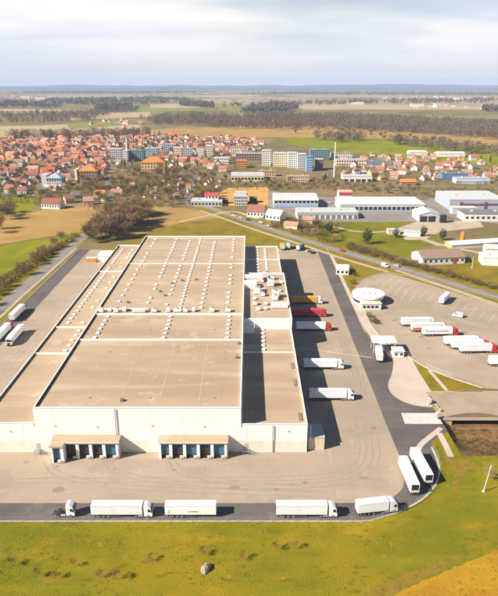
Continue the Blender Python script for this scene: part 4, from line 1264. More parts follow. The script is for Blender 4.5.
bld('shed', 'long flat shed with purple sliding doors at the right edge', 'building', 452, 476, 209.5 + 4.5, 5, 8, 'p_lightgrey', 'p_cream', 'flat')
t, w = bld('barn', 'brown roofed white barn beside the main road', 'barn', 419, 464, 264.5, 4.6, 17, 'p_white', 'p_brown', 'gable', rz=9, rise=3.2, win=(8, 1, .35, .3))
obj('gate', MB().box(w * .22, w * .3, -8.62, -8.5, 0, 3.4), 'p_red', t)
obj('gate', MB().box(-w / 2 - .12, -w / 2, -2.2, 2.2, 0, 3.6), 'p_bluegrey', t)
bld('shed', 'small white flat shed above the brown roofed barn', 'building', 405, 421, 236.5, 3, 7, 'p_white', 'p_lightgrey', 'flat', rz=-14)
t, w = bld('stable', 'long low white roofed stable with lime green gable right of the barn', 'building', 447, 508, 247.5, 3.2, 9, 'p_white', 'p_white', 'gable', rz=13, rise=1.4)
obj('gable_cladding', MB().box(-w / 2 - .1, -w / 2 - .02, -4.4, 4.4, 0, 3.2), 'p_lime', t)
bld('outbuilding', 'white building cut off by the right edge behind the barn', 'building', 484, 512, 266, 5, 12, 'p_white', 'p_white', 'flat', rz=-8)
bld('outbuilding', 'white low building at the right edge above the other white building', 'building', 487, 512, 254.5, 4, 9, 'p_white', 'p_lightgrey', 'gable', rz=-8, rise=1.8)
p = G(462, 243)
t = thing('silo', 'orange upright silo beside the long stable', 'silo', (p.x, p.y, 0))
obj('shell', MB().tube((0, 0, 0), (0, 0, 7.5), 1.7, n=14), 'p_orange', t); obj('cap', MB().tube((0, 0, 7.5), (0, 0, 8.6), 1.7, .3, 14), 'p_brown', t)
# around the clay ground, left of the works
t, w = bld('office_block', 'pale grey building with red roofed top floor left of the clay ground', 'building', 191, 222, 206.5, 4.2, 18, 'p_lightgrey', 'p_lightgrey', 'flat', win=(9, 1, .55, .4))
obj('upper_floor', MB().box(-2, 10.5, -1, 8, 4.7, 8.5), 'p_white', t); obj('upper_roof', gable_roof(12.5, 9, 8.5, 2.2).add([], []), 'p_red', t).location = (4.2, 3.5, 0)
for k in range(4): link('window', window_mesh(1.4, 1.5), t, (-.3 + k * 3, -1.0, 6.0))
t, w = bld('office_block', 'grey stepped office building standing on the clay ground', 'building', 234, 247.5, 205.5, 8, 15, 'p_lightgrey', 'p_grey', 'flat', win=(6, 3, .6, .4))
obj('upper_floor', MB().box(-w / 2 + 1, w / 2 - 1, 0, 7, 8.5, 11), 'p_lightgrey', t)
bld('shed', 'black open shed right of the stepped grey office building', 'building', 249.5, 257, 203, 4.5, 8, 'p_black', 'p_darkgrey', 'flat')
bld('shed', 'black open shed left of the clay ground', 'building', 219, 228, 204, 4, 7, 'p_black', 'p_darkgrey', 'flat')
bld('house', 'red roofed house with white gable by the main road bend', 'house', 248.5, 265, 217.5, 5, 14, 'p_white', 'tile_r3', 'gable', rz=-12, rise=4.5, win=(5, 1, .4, .4))
bld('house', 'white gabled house right of the red roofed one by the road', 'house', 268, 284, 220.5, 4.5, 12, 'p_white', 'p_white', 'gable', rz=-28, rise=3.5, win=(4, 1, .4, .4))
bld('outbuilding', 'small tan roofed outbuilding below the long low depot', 'building', 285, 299, 229, 3.2, 8, 'p_cream', 'tile_r5', 'gable', rz=-20, rise=2)
bld('outbuilding', 'tan cottage with yellow front below the long low depot', 'house', 303, 313, 224, 3.5, 7, 'p_yellow', 'tile_r5', 'gable', rz=-10, rise=2.4)
bld('substation', 'small grey building among bushes beside the pasture', 'building', 388, 400, 236.5 - 2, 3, 6, 'p_cream', 'p_lightgrey', 'flat')
bld('outbuilding', 'white cabin cluster roof north of the gatehouse', 'building', 337, 349.5, 275, 3.4, 9, 'p_white', 'skylight', 'flat', rz=-8, win=(3, 1, .5, .4))
bld('shed', 'white flat shed at the far end of the west yard', 'building', 98, 110, 262, 4, 11, 'p_white', 'p_white', 'flat')
bld('container', 'orange and white container by the shed in the west yard', 'container', 87, 96, 262.5, 2.6, 2.5, 'p_orange', 'p_white', 'flat')
# west of the warehouse and the southern rim of the town
bld('house', 'long red roofed farmhouse with white gable by the green meadow', 'house', 42, 61, 209, 5, 11, 'p_white', 'tile_r3', 'gable', rz=-8, rise=4, win=(7, 1, .4, .4))
t, w = bld('school', 'grey hall with dark sloping blue grey roof and white wings, left town', 'building', 47, 62, 186.5, 9, 16, 'p_bluegrey', 'p_bluegrey', 'hip', rise=5, win=(6, 2, .55, .4))
obj('wing', MB().box(-w / 2 - 6, -w / 2, -6, 8, 0, 12), 'p_lightgrey', t); obj('plinth', MB().box(-w / 2 - 2, w / 2 + 4, -11, -8.3, 0, 2.2), 'p_white', t)
t, w = bld('town_hall', 'large building with bright orange hipped roof in the left town', 'building', 78, 98, 181, 11, 18, 'p_brown', 'tile_r4', 'hip', rise=5.5, win=(7, 3, .4, .4))
obj('gable_wing', MB().box(-w / 2 - 3, -w / 2, -10, 4, 0, 13), 'p_cream', t)
t, w = bld('town_hall', 'large ochre building with bright orange roof in mid town', 'building', 141.5, 165, 171.5, 11, 20, 'p_ochre', 'tile_r4', 'hip', rise=6, win=(8, 3, .4, .4))
bld('supermarket', 'grey roofed supermarket hall in the scrub south of the town', 'building', 231, 264, 181.5, 6, 30, 'p_cream', 'p_grey', 'flat', win=(10, 1, .7, .4))
bld('apartment_block', 'long low ochre block right of the supermarket', 'apartments', 258, 276, 176.5, 6, 10, 'p_ochre', 'tile_r5', 'flat', win=(8, 2, .45, .45))
bld('apartment_block', 'low orange terrace in front of the blue banded blocks', 'apartments', 287, 309, 182, 6, 10, 'p_cream', 'tile_r2', 'flat', win=(10, 2, .45, .45))
t, w = bld('market_hall', 'white market hall with dark shopfronts right of the chimney', 'building', 343, 372, 182, 6, 16, 'p_white', 'p_lightgrey', 'flat')
for i in range(5): obj('shopfront', MB().box(-w / 2 + w * (i + .2) / 5, -w / 2 + w * (i + .85) / 5, -8.2, -8.05, .3, 3.2), 'p_black', t)
bld('supermarket', 'blue fronted shop hall right in the town', 'building', 442, 468, 179.5, 6, 18, 'p_deepblue', 'p_darkgrey', 'flat')
bld('supermarket', 'white and blue long hall at the right edge of the town', 'building', 456, 490, 183.5, 5, 14, 'p_white', 'p_bluegrey', 'flat', band=(.2, .6, 'p_blue'))
bld('supermarket', 'flat dark roofed hall with blue corner right of the tall chimney', 'building', 366, 396, 166.5, 6, 16, 'p_cream', 'p_darkgrey', 'flat', band=(.3, .9, 'p_deepblue'))
bld('industrial_hall', 'orange low hall south of the right town', 'building', 401, 416, 185.5, 4, 12, 'p_brown', 'tile_r4', 'gable', rise=2.5)
# apartment blocks
AP = [ # px0, px1, row, h, d, wall, roof, cols, floors, words
    (110, 122, 160, 15, 14, 'p_grey', 'p_grey', 6, 5, 'grey apartment block with white end, leftmost of the centre row'),
    (123, 128, 162, 15, 12, 'p_white', 'p_lightgrey', 3, 5, 'narrow white apartment tower between grey blocks'),
    (129, 144, 161, 14, 14, 'p_green', 'p_darkgrey', 7, 5, 'dark green apartment block left of the ochre town building'),
    (145, 158, 157, 12, 12, 'p_bluegrey', 'p_grey', 6, 4, 'blue grey apartment block behind the ochre town building'),
    (160, 163, 153, 14, 14, 'p_white', 'p_lightgrey', 2, 5, 'slim white apartment gable in mid town'),
    (163.5, 176, 153, 13, 12, 'p_bluegrey', 'p_bluegrey', 6, 4, 'dark blue grey apartment block in mid town'),
    (174, 182, 157, 13, 12, 'p_cream', 'p_lightgrey', 4, 4, 'cream apartment block in mid town'),
    (183, 192, 157, 12, 12, 'p_grey', 'p_bluegrey', 4, 4, 'grey apartment block right of the cream one in mid town'),
    (198, 204, 157, 14, 12, 'p_white', 'p_red', 3, 5, 'white apartment tower with dark red top'),
    (206, 213, 157, 16, 12, 'p_cream', 'p_cream', 4, 5, 'tall cream apartment tower right of the red topped one'),
    (214, 229, 164, 8, 12, 'p_white', 'p_lightgrey', 8, 2, 'long white terrace below the cream tower'),
    (230, 246, 154, 10, 12, 'p_yellow', 'tile_r5', 7, 3, 'yellow apartment block left of the white tower row'),
    (236, 262, 161, 10, 13, 'p_brown', 'p_bluegrey', 10, 3, 'long brown apartment block left of the white tower row'),
    (237, 247, 168, 9, 11, 'p_orange', 'tile_r2', 5, 3, 'orange apartment house below the long brown block'),
    (262, 271, 166, 20, 13, 'p_white', 'p_lightgrey', 5, 7, 'white tower block, first of the row of blue and yellow blocks'),
    (273, 287, 166.5, 17, 13, 'p_yellow', 'p_lightgrey', 7, 6, 'pale yellow tower block in the row of blue and yellow blocks'),
    (288, 297, 168, 19, 13, 'p_white', 'p_lightgrey', 5, 7, 'white tower block between the yellow and blue ones'),
    (297.5, 305.5, 169.5, 19, 13, 'p_lightgrey', 'p_lightgrey', 4, 7, 'pale grey tower block next to the blue one'),
    (306, 312.5, 171.5, 18, 13, 'p_blue', 'p_deepblue', 4, 6, 'bright blue tower block at the end of the row'),
    (310, 329, 160, 14, 13, 'p_green', 'p_green', 9, 5, 'teal apartment block behind the bright blue tower'),
    (315, 323, 170, 13, 11, 'p_darkgrey', 'p_grey', 4, 4, 'dark grey block between the blue tower and the chimney'),
    (331, 352, 159, 8, 12, 'p_white', 'tile_r5', 9, 3, 'white terrace with tiled roof behind the chimney'),
    (336, 366, 166, 8, 12, 'p_cream', 'p_lightgrey', 12, 2, 'long cream terrace right of the chimney'),
]
for a in AP:
    bld('apartment_block', a[9], 'apartments', a[0], a[1], a[2], a[3], a[4], a[5], a[6], 'flat', win=(a[7], a[8], .5, .45), group='apartment blocks of the town')
def tower(name, label, px, row, h, r0, r1, mat, cap):
    p = G(px, row)
    t = thing(name, label, 'tower', (p.x, p.y, 0))
    obj('shaft', MB().tube((0, 0, 0), (0, 0, h), r0, r1, 14), mat, t)
    if cap == 'spire':
        obj('spire', MB().tube((0, 0, h), (0, 0, h + 8), r1 * 1.15, .1, 8), 'p_darkgrey', t)
        obj('belfry_band', MB().tube((0, 0, h - 3), (0, 0, h - 2.2), r1 * 1.1, r1 * 1.1, 8), 'p_lightgrey', t)
    else:
        obj('rim', MB().tube((0, 0, h - .6), (0, 0, h + .2), r1 * 1.2, r1 * 1.2, 14), 'p_lightgrey', t)
        for q in (.45, .7): obj('band', MB().tube((0, 0, h * q), (0, 0, h * q + .8), r0 * 1.05, r0 * 1.05, 14), 'p_lightgrey', t)
tower('chimney', 'tall white factory chimney between the tower blocks and the market hall', 334, 177, 40, 1.0, .65, 'p_white', 'rim')
tower('church_tower', 'slim white church tower rising over the red roofs', 127.5, 153, 24, 1.7, 1.5, 'p_lightgrey', 'spire')
# far halls on the plain
for px0, px1, row, h, c, lab in ((351, 364, 104.5, 9, 'p_white', 'white hall on the plain beyond the far green field'), (454, 462, 100, 12, 'p_white', 'white hall left on the far right plain'), (463, 471, 100.4, 12, 'p_white', 'white hall right on the far right plain'), (434, 438, 98, 10, 'p_white', 'tiny white hall on the far right plain'),
                                 (411, 424, 106.5, 8, 'p_cream', 'cream farm on the far right plain'), (434, 437, 107.5, 14, 'p_white', 'white silo block on the far right plain'), (482, 498, 109.5, 7, 'p_cream', 'cream shed at the far right edge of the plain'),
                                 (249, 262, 125, 6, 'p_white', 'white long farm hall at the wood edge'), (20, 30, 99.5, 18, 'p_cream', 'pale block in the far left town'), (35, 50, 100.5, 16, 'p_lightgrey', 'grey blocks in the far left town'),
                                 (410, 427, 155.5, 5, 'p_white', 'white greenhouse row in the right meadow'), (438, 465, 157, 5, 'p_white', 'long white shed in the right meadow')):
    bld('industrial_hall', lab, 'building', px0, px1, row, h, 20, c, 'p_lightgrey', 'gable', rise=2)

# ------------------------------------------------------------------ houses of the town
rh = random.Random(21)
HV = [(10, 9, 4.2, 4.2), (12, 9, 5.4, 4.4), (9, 8, 3.6, 3.8), (15, 9, 5.2, 4.2), (11, 10, 6.0, 4.6)]
ROOFC = ['tile_r1', 'tile_r2', 'tile_r3', 'tile_r4', 'tile_r5', 'tile_r6']
RWORD = dict(tile_r1='red', tile_r2='salmon', tile_r3='dark red', tile_r4='orange', tile_r5='faded brown', tile_r6='grey')
WALLC = ['p_white', 'p_cream', 'p_white', 'p_ochre', 'p_lightgrey', 'p_pink']
@cached
def me_hwall(v, c):
    w, d, z, r = HV[v]; return gable_wall(w, d, z, r).mesh('wall', M[c])
@cached
def me_hroof(v, c):
    w, d, z, r = HV[v]; return gable_roof(w, d, z, r, .5).mesh('roof', M[c])
@cached
def me_chim(v):
    w, d, z, r = HV[v]; return MB().box(w * .2, w * .2 + .8, .2, 1.0, z + r * .5, z + r + 1.1).mesh('chimney', M['tile_r5'])
me_hwin = MB().box(-.6, .6, -.06, .06, 0, 1.3).mesh('window', M['glass'])
me_hdoor = MB().box(-.5, .5, -.06, .06, 0, 2.1).mesh('door', M['p_brown'])
def free(x, y, rx, ry):
    for ox, oy, ax, ay in OCC:
        if abs(x - ox) < rx + ax and abs(y - oy) < ry + ay: return False
    return True
HOUSES = []
def fill(poly_px, n, zone, group, gap=4.0, tries=60, weights=(4, 3, 3, 2, 2, 1), big=0, size=1.0):
    poly = [G(*p) for p in poly_px]
    x0, x1 = min(p.x for p in poly), max(p.x for p in poly)
    y0, y1 = min(p.y for p in poly), max(p.y for p in poly)
    made = 0
    for _ in range(n * tries):
        if made >= n: break
        x, y = rh.uniform(x0, x1), rh.uniform(y0, y1)
        if not inside((x, y), poly) or not free(x, y, gap, gap): continue
        OCC.append((x, y, gap + 1.5, gap + 1.5))
        HOUSES.append((x, y, zone, group, rh.choices(ROOFC, weights)[0], size)); made += 1
fill([(-5, 150), (40, 140), (110, 140), (112, 160), (100, 176), (60, 192), (-5, 196)], 150, 'in the left town left of the grey apartment row', 'houses of the left town', gap=4.3)
fill([(60, 138), (130, 136), (200, 138), (262, 141), (262, 154), (200, 160), (112, 158)], 90, 'among the apartment blocks of the middle town', 'houses of the middle town', gap=4.5)
fill([(168, 160), (228, 158), (228, 172), (196, 170), (170, 170)], 16, 'below the cream tower in the middle town', 'houses below the cream tower', gap=4.6)
fill([(338, 160), (372, 156), (420, 162), (498, 172), (505, 182), (440, 180), (372, 182)], 34, 'in the right town beyond the works', 'houses of the right town', gap=4.8, weights=(2, 2, 3, 1, 4, 3))
fill([(228, 128.5), (232, 122), (282, 124), (290, 128.5)], 14, 'in the hamlet at the edge of the wood', 'houses of the hamlet by the wood', gap=7, weights=(5, 3, 1, 2, 1, 1))
fill([(85, 127), (90, 120), (140, 120), (148, 126), (120, 128.5)], 14, 'in the hamlet beyond the dry field on the left', 'houses of the hamlet on the left', gap=7, weights=(2, 2, 2, 1, 3, 3))
fill([(405, 159), (400, 154.5), (470, 159), (490, 166), (450, 166)], 8, 'on the green meadow above the right town', 'houses on the right meadow', gap=6)
fill([(66, 205), (70, 197), (100, 194), (128, 190), (126, 200), (95, 206)], 8, 'in the gardens right of the long red roofed farmhouse', 'garden houses', gap=4, weights=(1, 1, 2, 1, 3, 3), size=.75)
fill([(130, 200), (128, 186), (190, 178), (228, 184), (190, 204)], 26, 'in the brown allotment gardens before the town', 'allotment huts', gap=4, weights=(1, 1, 2, 1, 3, 5), size=.42)
for (x, y, zone, group, rc, size) in HOUSES:
    v = rh.randrange(len(HV)); wc = rh.choice(WALLC)
    kind = 'house' if size > .5 else 'garden_hut'
    t = thing(kind, f'small {RWORD[rc]} gable roofed {"house" if size > .5 else "hut"} {zone}', 'house' if size > .5 else 'hut', (x, y, land(y)), R(rh.choice((0, 8, -12, 90, 84, 70, -20, 30)) + rh.uniform(-6, 6)), group + ', ' + RWORD[rc] + ' roofs')
    t.scale = (size,) * 3 if size < 1 else (rh.uniform(.66, .92),) * 3
    w = link('wall', me_hwall(v, wc), t)
    r = link('roof', me_hroof(v, rc), t)
    link('chimney', me_chim(v), r)
    if y < 1000 and size > .5:
        W_, D_, Z_, R_ = HV[v]
        for k in range(3):
            link('window', me_hwin, t, (-W_ / 2 + W_ * (k + .5) / 3, -D_ / 2 - .03, 1.2))
        link('door', me_hdoor, t, (W_ * .33, -D_ / 2 - .03, 0))
# the towns too far off to count
def merged(name, parts, mat, label, cat):
    """parts: list of (verts array, faces array); joined to one mesh of stuff"""
    V, Fc, o = [], [], 0
    for v, f in parts:
        V.append(v); Fc.append(f + o); o += len(v)
    V = np.concatenate(V); Fc = np.concatenate(Fc)
    me = bpy.data.meshes.new(name)
    n = Fc.shape[1]
    me.vertices.add(len(V)); me.vertices.foreach_set('co', V.astype(np.float32).ravel())
    me.loops.add(Fc.size); me.loops.foreach_set('vertex_index', Fc.astype(np.int32).ravel())
    me.polygons.add(len(Fc)); me.polygons.foreach_set('loop_start', np.arange(0, Fc.size, n, dtype=np.int32))
    me.update(calc_edges=True)
    me.shade_flat()
    me.materials.append(M[mat])
    ob = link(name, me)
    ob['kind'] = 'stuff'; ob['label'] = label; ob['category'] = cat
    return ob
BOXV = np.array([(-1, -1, 0), (1, -1, 0), (1, 1, 0), (-1, 1, 0), (-1, -1, 1), (1, -1, 1), (1, 1, 1), (-1, 1, 1)], float)
BOXF = np.array([(4, 5, 6, 7), (0, 1, 5, 4), (1, 2, 6, 5), (2, 3, 7, 6), (3, 0, 4, 7)])
def far_town(regions, mat, label, h=(4, 10), w=(6, 14)):
    parts = []
    for px0, px1, r0, r1, n in regions:
        for _ in range(n):
            p = G(rh.uniform(px0, px1), rh.uniform(r0, r1))
            s = np.array([rh.uniform(*w), rh.uniform(*w) * .6, rh.uniform(*h)])
            parts.append((BOXV * s + np.array([p.x, p.y, p.z]), BOXF))
    merged('distant_houses', parts, mat, label, 'houses')
far_town([(0, 60, 96.5, 106, 110), (0, 40, 93, 97, 40), (120, 200, 93.5, 96, 30), (200, 300, 99, 104, 25)], 'tile_r5', 'distant brownish houses of a town on the far left plain')
far_town([(0, 60, 96, 106, 60), (380, 498, 97, 99.8, 45), (150, 260, 93.2, 95, 25), (400, 498, 105, 108, 10)], 'p_cream', 'distant pale houses scattered over the far plain', (4, 8), (5, 10))

# the back rows of the town, past the houses built one by one
def back_rows(regions):
    walls, roofs = [], []
    for poly_px, n in regions:
        poly = [G(*p) for p in poly_px]
        x0, x1 = min(p.x for p in poly), max(p.x for p in poly); y0, y1 = min(p.y for p in poly), max(p.y for p in poly)
        k = 0
        for _ in range(n * 60):
            if k >= n: break
            x, y = rh.uniform(x0, x1), rh.uniform(y0, y1)
            if not inside((x, y), poly) or not free(x, y, 2.6, 2.6): continue
            OCC.append((x, y, 3.6, 3.6)); k += 1
            a = rh.choice((0, .2, 1.5, 1.7, -.3)) + rh.uniform(-.1, .1)
            c, s = math.cos(a), math.sin(a); m = np.array([[c, -s, 0], [s, c, 0], [0, 0, 1]])
            w, d, z, r = rh.uniform(3.0, 5.2), rh.uniform(2.8, 3.8), rh.uniform(2.6, 5), rh.uniform(2.2, 3.4)
            o = np.array([x, y, land(y)])
            walls.append(((BOXV * np.array([w, d, z])) @ m.T + o, BOXF))
            rv = np.array([(-w - .4, -d - .5, z - .3), (w + .4, -d - .5, z - .3), (w + .4, d + .5, z - .3), (-w - .4, d + .5, z - .3), (-w - .4, 0, z + r), (w + .4, 0, z + r), (-w - .4, 0, z + r), (w + .4, 0, z + r)])
            roofs.append((rv @ m.T + o, np.array([(0, 1, 5, 4), (2, 3, 6, 7), (3, 0, 4, 6), (1, 2, 7, 5)])))
    merged('distant_houses', walls, 'p_white', 'pale walls of the many houses in the back rows of the town', 'houses')
    merged('distant_houses', roofs, 'town_roofs', 'red and brown roofs of the many houses in the back rows of the town', 'houses')
M['town_roofs'] = material('mixed_roof_tiles', (.40, .14, .085), .9, [((.30, .12, .085), .03, .45, .55, .9), ((.46, .23, .15), .05, .5, .6, .9), ((.24, .19, .17), .04, .58, .64, .9)], world=True, spec=.1)
back_rows([([(-8, 182), (-8, 140), (60, 136), (130, 134), (200, 136), (262, 139), (262, 152), (225, 160), (110, 166), (90, 178), (40, 190)], 300), ([(338, 178), (340, 159), (372, 155), (420, 160), (500, 170), (505, 184), (440, 180)], 22)])
# ------------------------------------------------------------------ trees
rt = random.Random(33)
def bare_tree(h, spread, nl, nt, tl=(.7, 1.7), tw=.10, low=.32, r0=.22):
    """tapered trunk and limbs; a crown of many thin twigs"""
    tr = MB()
    top = Vector((rt.uniform(-.3, .3), rt.uniform(-.3, .3), h * .62))
    tr.tube((0, 0, -.1), (0, 0, h * low), r0, r0 * .75, 6).tube((0, 0, h * low), top, r0 * .75, r0 * .3, 5)
    tips = [(top, Vector((0, 0, 1)))]
    for i in range(nl):
        a = i * 2.4 + rt.uniform(-.4, .4)
        z0 = h * rt.uniform(low, .62)
        d = Vector((math.cos(a), math.sin(a), rt.uniform(.5, 1.3)))
        L = spread * rt.uniform(.6, 1.0)
        p0 = Vector((0, 0, z0)).lerp(Vector((top.x, top.y, z0)), z0 / h)
        p1 = p0 + d.normalized() * L * .55
        p2 = p1 + (d + Vector((rt.uniform(-.5, .5), rt.uniform(-.5, .5), .5))).normalized() * L * .5
        tr.tube(p0, p1, r0 * .4, r0 * .25, 4, False).tube(p1, p2, r0 * .25, r0 * .08, 4, False)
        tips += [(p1, d), (p2, d), (p1.lerp(p2, .5), d)]
    cr = MB()
    ctr = Vector((0, 0, h * .62))
    for i in range(nt):
        b, d = rt.choice(tips)
        out = Vector((rt.gauss(0, 1), rt.gauss(0, 1), rt.gauss(.35, .8)))
        p = b + out * spread * .24
        if p.z < h * low * .8: p.z = h * low * .8 + rt.uniform(0, 1)
        dirv = ((p - ctr).normalized() * .8 + Vector((rt.uniform(-.7, .7), rt.uniform(-.7, .7), rt.uniform(-.2, .8)))).normalized()
        L = rt.uniform(*tl)
        side = dirv.cross(Vector((rt.gauss(0, 1), rt.gauss(0, 1), rt.gauss(0, 1)))).normalized() * tw * rt.uniform(.5, 1.3)
        cr.add([p - side, p + side, p + dirv * L], [(0, 1, 2)])
    return tr, cr
def conifer(h, r, nt):
    tr = MB().tube((0, 0, -.1), (0, 0, h * .9), .22, .05, 6)
    cr = MB()
    for i in range(nt):
        t = rt.random() ** .75
        z = h * (.1 + .9 * t); rad = r * (1 - t) * rt.uniform(.35, 1.08) + .1
        a = rt.uniform(0, 6.283)
        p = Vector((math.cos(a) * rad, math.sin(a) * rad, z + rt.uniform(-.3, .3)))
        d = Vector((math.cos(a), math.sin(a), -.35 + rt.uniform(-.3, .3))).normalized()
        s = d.cross(Vector((0, 0, 1))).normalized() * rt.uniform(.2, .4)
        cr.add([p - s, p + s + Vector((0, 0, rt.uniform(-.15, .15))), p + d * rt.uniform(.5, 1.0)], [(0, 1, 2)])
    return tr, cr
def shrub(h, r, nt, s=.3, lumpy=.35):
    tr = MB()
    for i in range(5):
        a = i * 1.256; tr.tube((0, 0, -.05), (math.cos(a) * r * .5, math.sin(a) * r * .5, h * .6), .07, .03, 4, False)
    cr = MB()
    for i in range(nt):
        v = Vector((rt.gauss(0, 1), rt.gauss(0, 1), rt.gauss(0, 1))).normalized() * rt.uniform(.45, 1.0) ** .6
        lump = 1 + lumpy * mnoise.noise(v * 2.2 + Vector((h, r, nt * .01)))
        p = Vector((v.x * r * lump, v.y * r * lump, h * .55 + v.z * h * .45 * lump))
        q = Vector((rt.gauss(0, 1), rt.gauss(0, 1), rt.gauss(0, 1))).normalized() * s * rt.uniform(.6, 1.4)
        w = q.cross(v + Vector((.1, .2, .3))).normalized() * s * .6
        cr.add([p - q * .5, p + w, p + q], [(0, 1, 2)])
    return tr, cr
def proto(pair, bark, leaf):
    return pair[0].mesh('trunk', M[bark]), pair[1].mesh('crown', M[leaf])
P_BARE = [proto(bare_tree(rt.uniform(9, 12), rt.uniform(3.6, 4.6), 10, 1100, tw=.11), 'bark', 'twig') for _ in range(5)]
P_DARK = [proto(bare_tree(rt.uniform(9, 12), rt.uniform(3.4, 4.2), 9, 850, tw=.10), 'bark', 'twig_dark') for _ in range(3)]
P_CON = [proto(conifer(rt.uniform(10, 13), rt.uniform(2.4, 3.2), 700), 'bark', 'evergreen') for _ in range(3)]
P_RND = [proto(shrub(9.5, 3.2, 1300, .5, .75), 'bark', 'evergreen') for _ in range(2)]
P_SHR = [proto(shrub(3.2, 2.2, 420), 'bark', 'shrubgreen') for _ in range(2)]
P_BSH = [proto(bare_tree(4.5, 2.4, 9, 520, (.5, 1.1), .075, .12, .10), 'bark', 'twig') for _ in range(3)]
P_SAP = [proto(bare_tree(3.0, 1.0, 7, 260, (.3, .7), .035, .35, .045), 'bark', 'twig_red') for _ in range(3)]
def plant_tree(protos, x, y, s, name, label, cat, group):
    tm, cm = rt.choice(protos)
    t = thing(name, label, cat, (x, y, land(y)), rt.uniform(0, 6.28), group)
    t.scale = (s * rt.uniform(.92, 1.12), s * rt.uniform(.92, 1.12), s)
    link('trunk', tm, t); link('crown', cm, t)
    return t
def scatter(poly_px, n, gap, fn, avoid=True, seed=0):
    poly = [G(*p) for p in poly_px]
    x0, x1 = min(p.x for p in poly), max(p.x for p in poly)
    y0, y1 = min(p.y for p in poly), max(p.y for p in poly)
    got = []
    for _ in range(n * 50):
        if len(got) >= n: break
        x, y = rt.uniform(x0, x1), rt.uniform(y0, y1)
        if not inside((x, y), poly): continue
        if any((x - a) ** 2 + (y - b) ** 2 < gap * gap for a, b in got): continue
        if avoid and not free(x, y, 1.0, 1.0): continue
        got.append((x, y))
    for x, y in got: fn(x, y)
    return got
T = plant_tree
scatter([(84, 243.5), (94, 230), (110, 219), (132, 212), (149, 214), (148, 224), (134, 236), (118, 243.5)], 78, 2.8, lambda x, y: T(P_BARE + P_DARK[:1], x, y, rt.uniform(.95, 1.5), 'bare_tree', 'bare brown tree in the dense grove behind the far left corner of the warehouse', 'tree', 'trees of the grove'), False)
for i in range(24):
    y = 245 + i * 7.4 + rt.uniform(-2.5, 2.5)
    T(P_BARE + P_BSH, -137.5 + rt.uniform(-2.5, 1.5) + i * .13, y, rt.uniform(.5, .85), 'bare_tree', 'low bare tree in the row between the green field and the west road', 'tree', 'trees along the west road')
scatter([(-10, 236), (-10, 206), (8, 208), (18, 217), (10, 230)], 12, 5, lambda x, y: T(P_DARK, x, y, rt.uniform(1.0, 1.4), 'bare_tree', 'dark bare tree at the left edge beside the dry field', 'tree', 'dark trees at the left edge'), False)
scatter([(92, 210), (88, 196), (120, 184), (140, 172), (180, 172), (232, 182), (216, 198), (190, 206), (160, 205), (130, 209)], 105, 7, lambda x, y: T(P_BARE + P_BSH, x, y, rt.uniform(.75, 1.25), 'bare_tree', 'bare brown tree in the scrub between the town and the warehouse', 'tree', 'trees of the scrub'))
scatter([(-5, 198), (-5, 188), (45, 190), (95, 180), (110, 178), (96, 194), (40, 198)], 26, 7, lambda x, y: T(P_BARE + P_DARK, x, y, rt.uniform(.7, 1.1), 'bare_tree', 'bare tree on the southern rim of the left town', 'tree', 'trees on the rim of the left town'))
scatter([(-5, 180), (-5, 146), (100, 140), (240, 142), (260, 160), (230, 170), (100, 176)], 140, 8, lambda x, y: T(P_BARE + P_DARK + P_CON[:1], x, y, rt.uniform(.6, 1.0), 'town_tree', 'tree standing between the roofs of the town', 'tree', 'trees in the town'))
scatter([(232, 186), (262, 182), (330, 178), (420, 190), (470, 190), (440, 197), (330, 190), (262, 190)], 38, 8, lambda x, y: T(P_BARE, x, y, rt.uniform(.5, .85), 'bare_tree', 'low bare tree in the brown strip between the town and the works', 'tree', 'trees behind the works'))
scatter([(270, 226), (285, 222), (330, 226), (346, 238), (330, 243), (296, 234)], 14, 4, lambda x, y: T(P_BSH + P_SHR, x, y, rt.uniform(.9, 1.5), 'shrub', 'shrub beside the main road below the long low depot', 'shrub', 'shrubs by the main road'))
scatter([(345, 247), (398, 263.5), (470, 283), (505, 294), (505, 291), (440, 271), (396, 258), (350, 244)], 44, 3, lambda x, y: T(P_BSH, x, y, rt.uniform(.45, .75), 'bush', 'low brown bush in the hedge along the far side of the main road', 'bush', 'hedge along the main road'), False)
for px, row, s, lab in ((367, 244, 1.15, 'round dark evergreen tree on the pasture, largest there'), (395.5, 237.5, .75, 'dark evergreen at the pasture left of the small white shed'), (423.5, 236, .8, 'dark evergreen right of the small white shed'), (442.5, 240, .85, 'evergreen left of the long stable'),
                         (329, 233, .9, 'tall tree beside the road left of the pasture'), (480.5, 163, .8, 'left of two dark evergreens on the right meadow'), (490, 163.5, .8, 'right of two dark evergreens on the right meadow'), (491, 177, .9, 'dark evergreen at the right end of the town'), (325, 183, .9, 'dark evergreen left of the chimney foot')):
    p = G(px, row)
    T(P_RND if row > 200 else P_CON, p.x, p.y, s, 'evergreen_tree', lab, 'tree', None)
for px, row, s, lab in ((372, 322, 1.0, 'green shrub bed below the gatehouse, left bush'), (376, 324, .8, 'green shrub bed below the gatehouse, right bush'), (369, 317, .8, 'green shrub behind the bed below the gatehouse'), (353, 284, .9, 'olive shrub left above the gatehouse'), (355, 276, .8, 'olive shrub between the cabins and the gatehouse'), (351, 270, .7, 'olive shrub right of the white cabins')):
    p = G(px, row)
    T(P_SHR, p.x, p.y, s, 'shrub', lab, 'shrub', None)
scatter([(285, 136), (330, 131), (372, 138), (420, 147), (498, 158), (498, 150), (420, 138), (330, 128), (285, 130)], 40, 22, lambda x, y: T(P_BARE + P_BSH, x, y, rt.uniform(.8, 1.3), 'bare_tree', 'lone bare tree on the meadows between the town and the wood', 'tree', 'trees on the far meadows'), False)
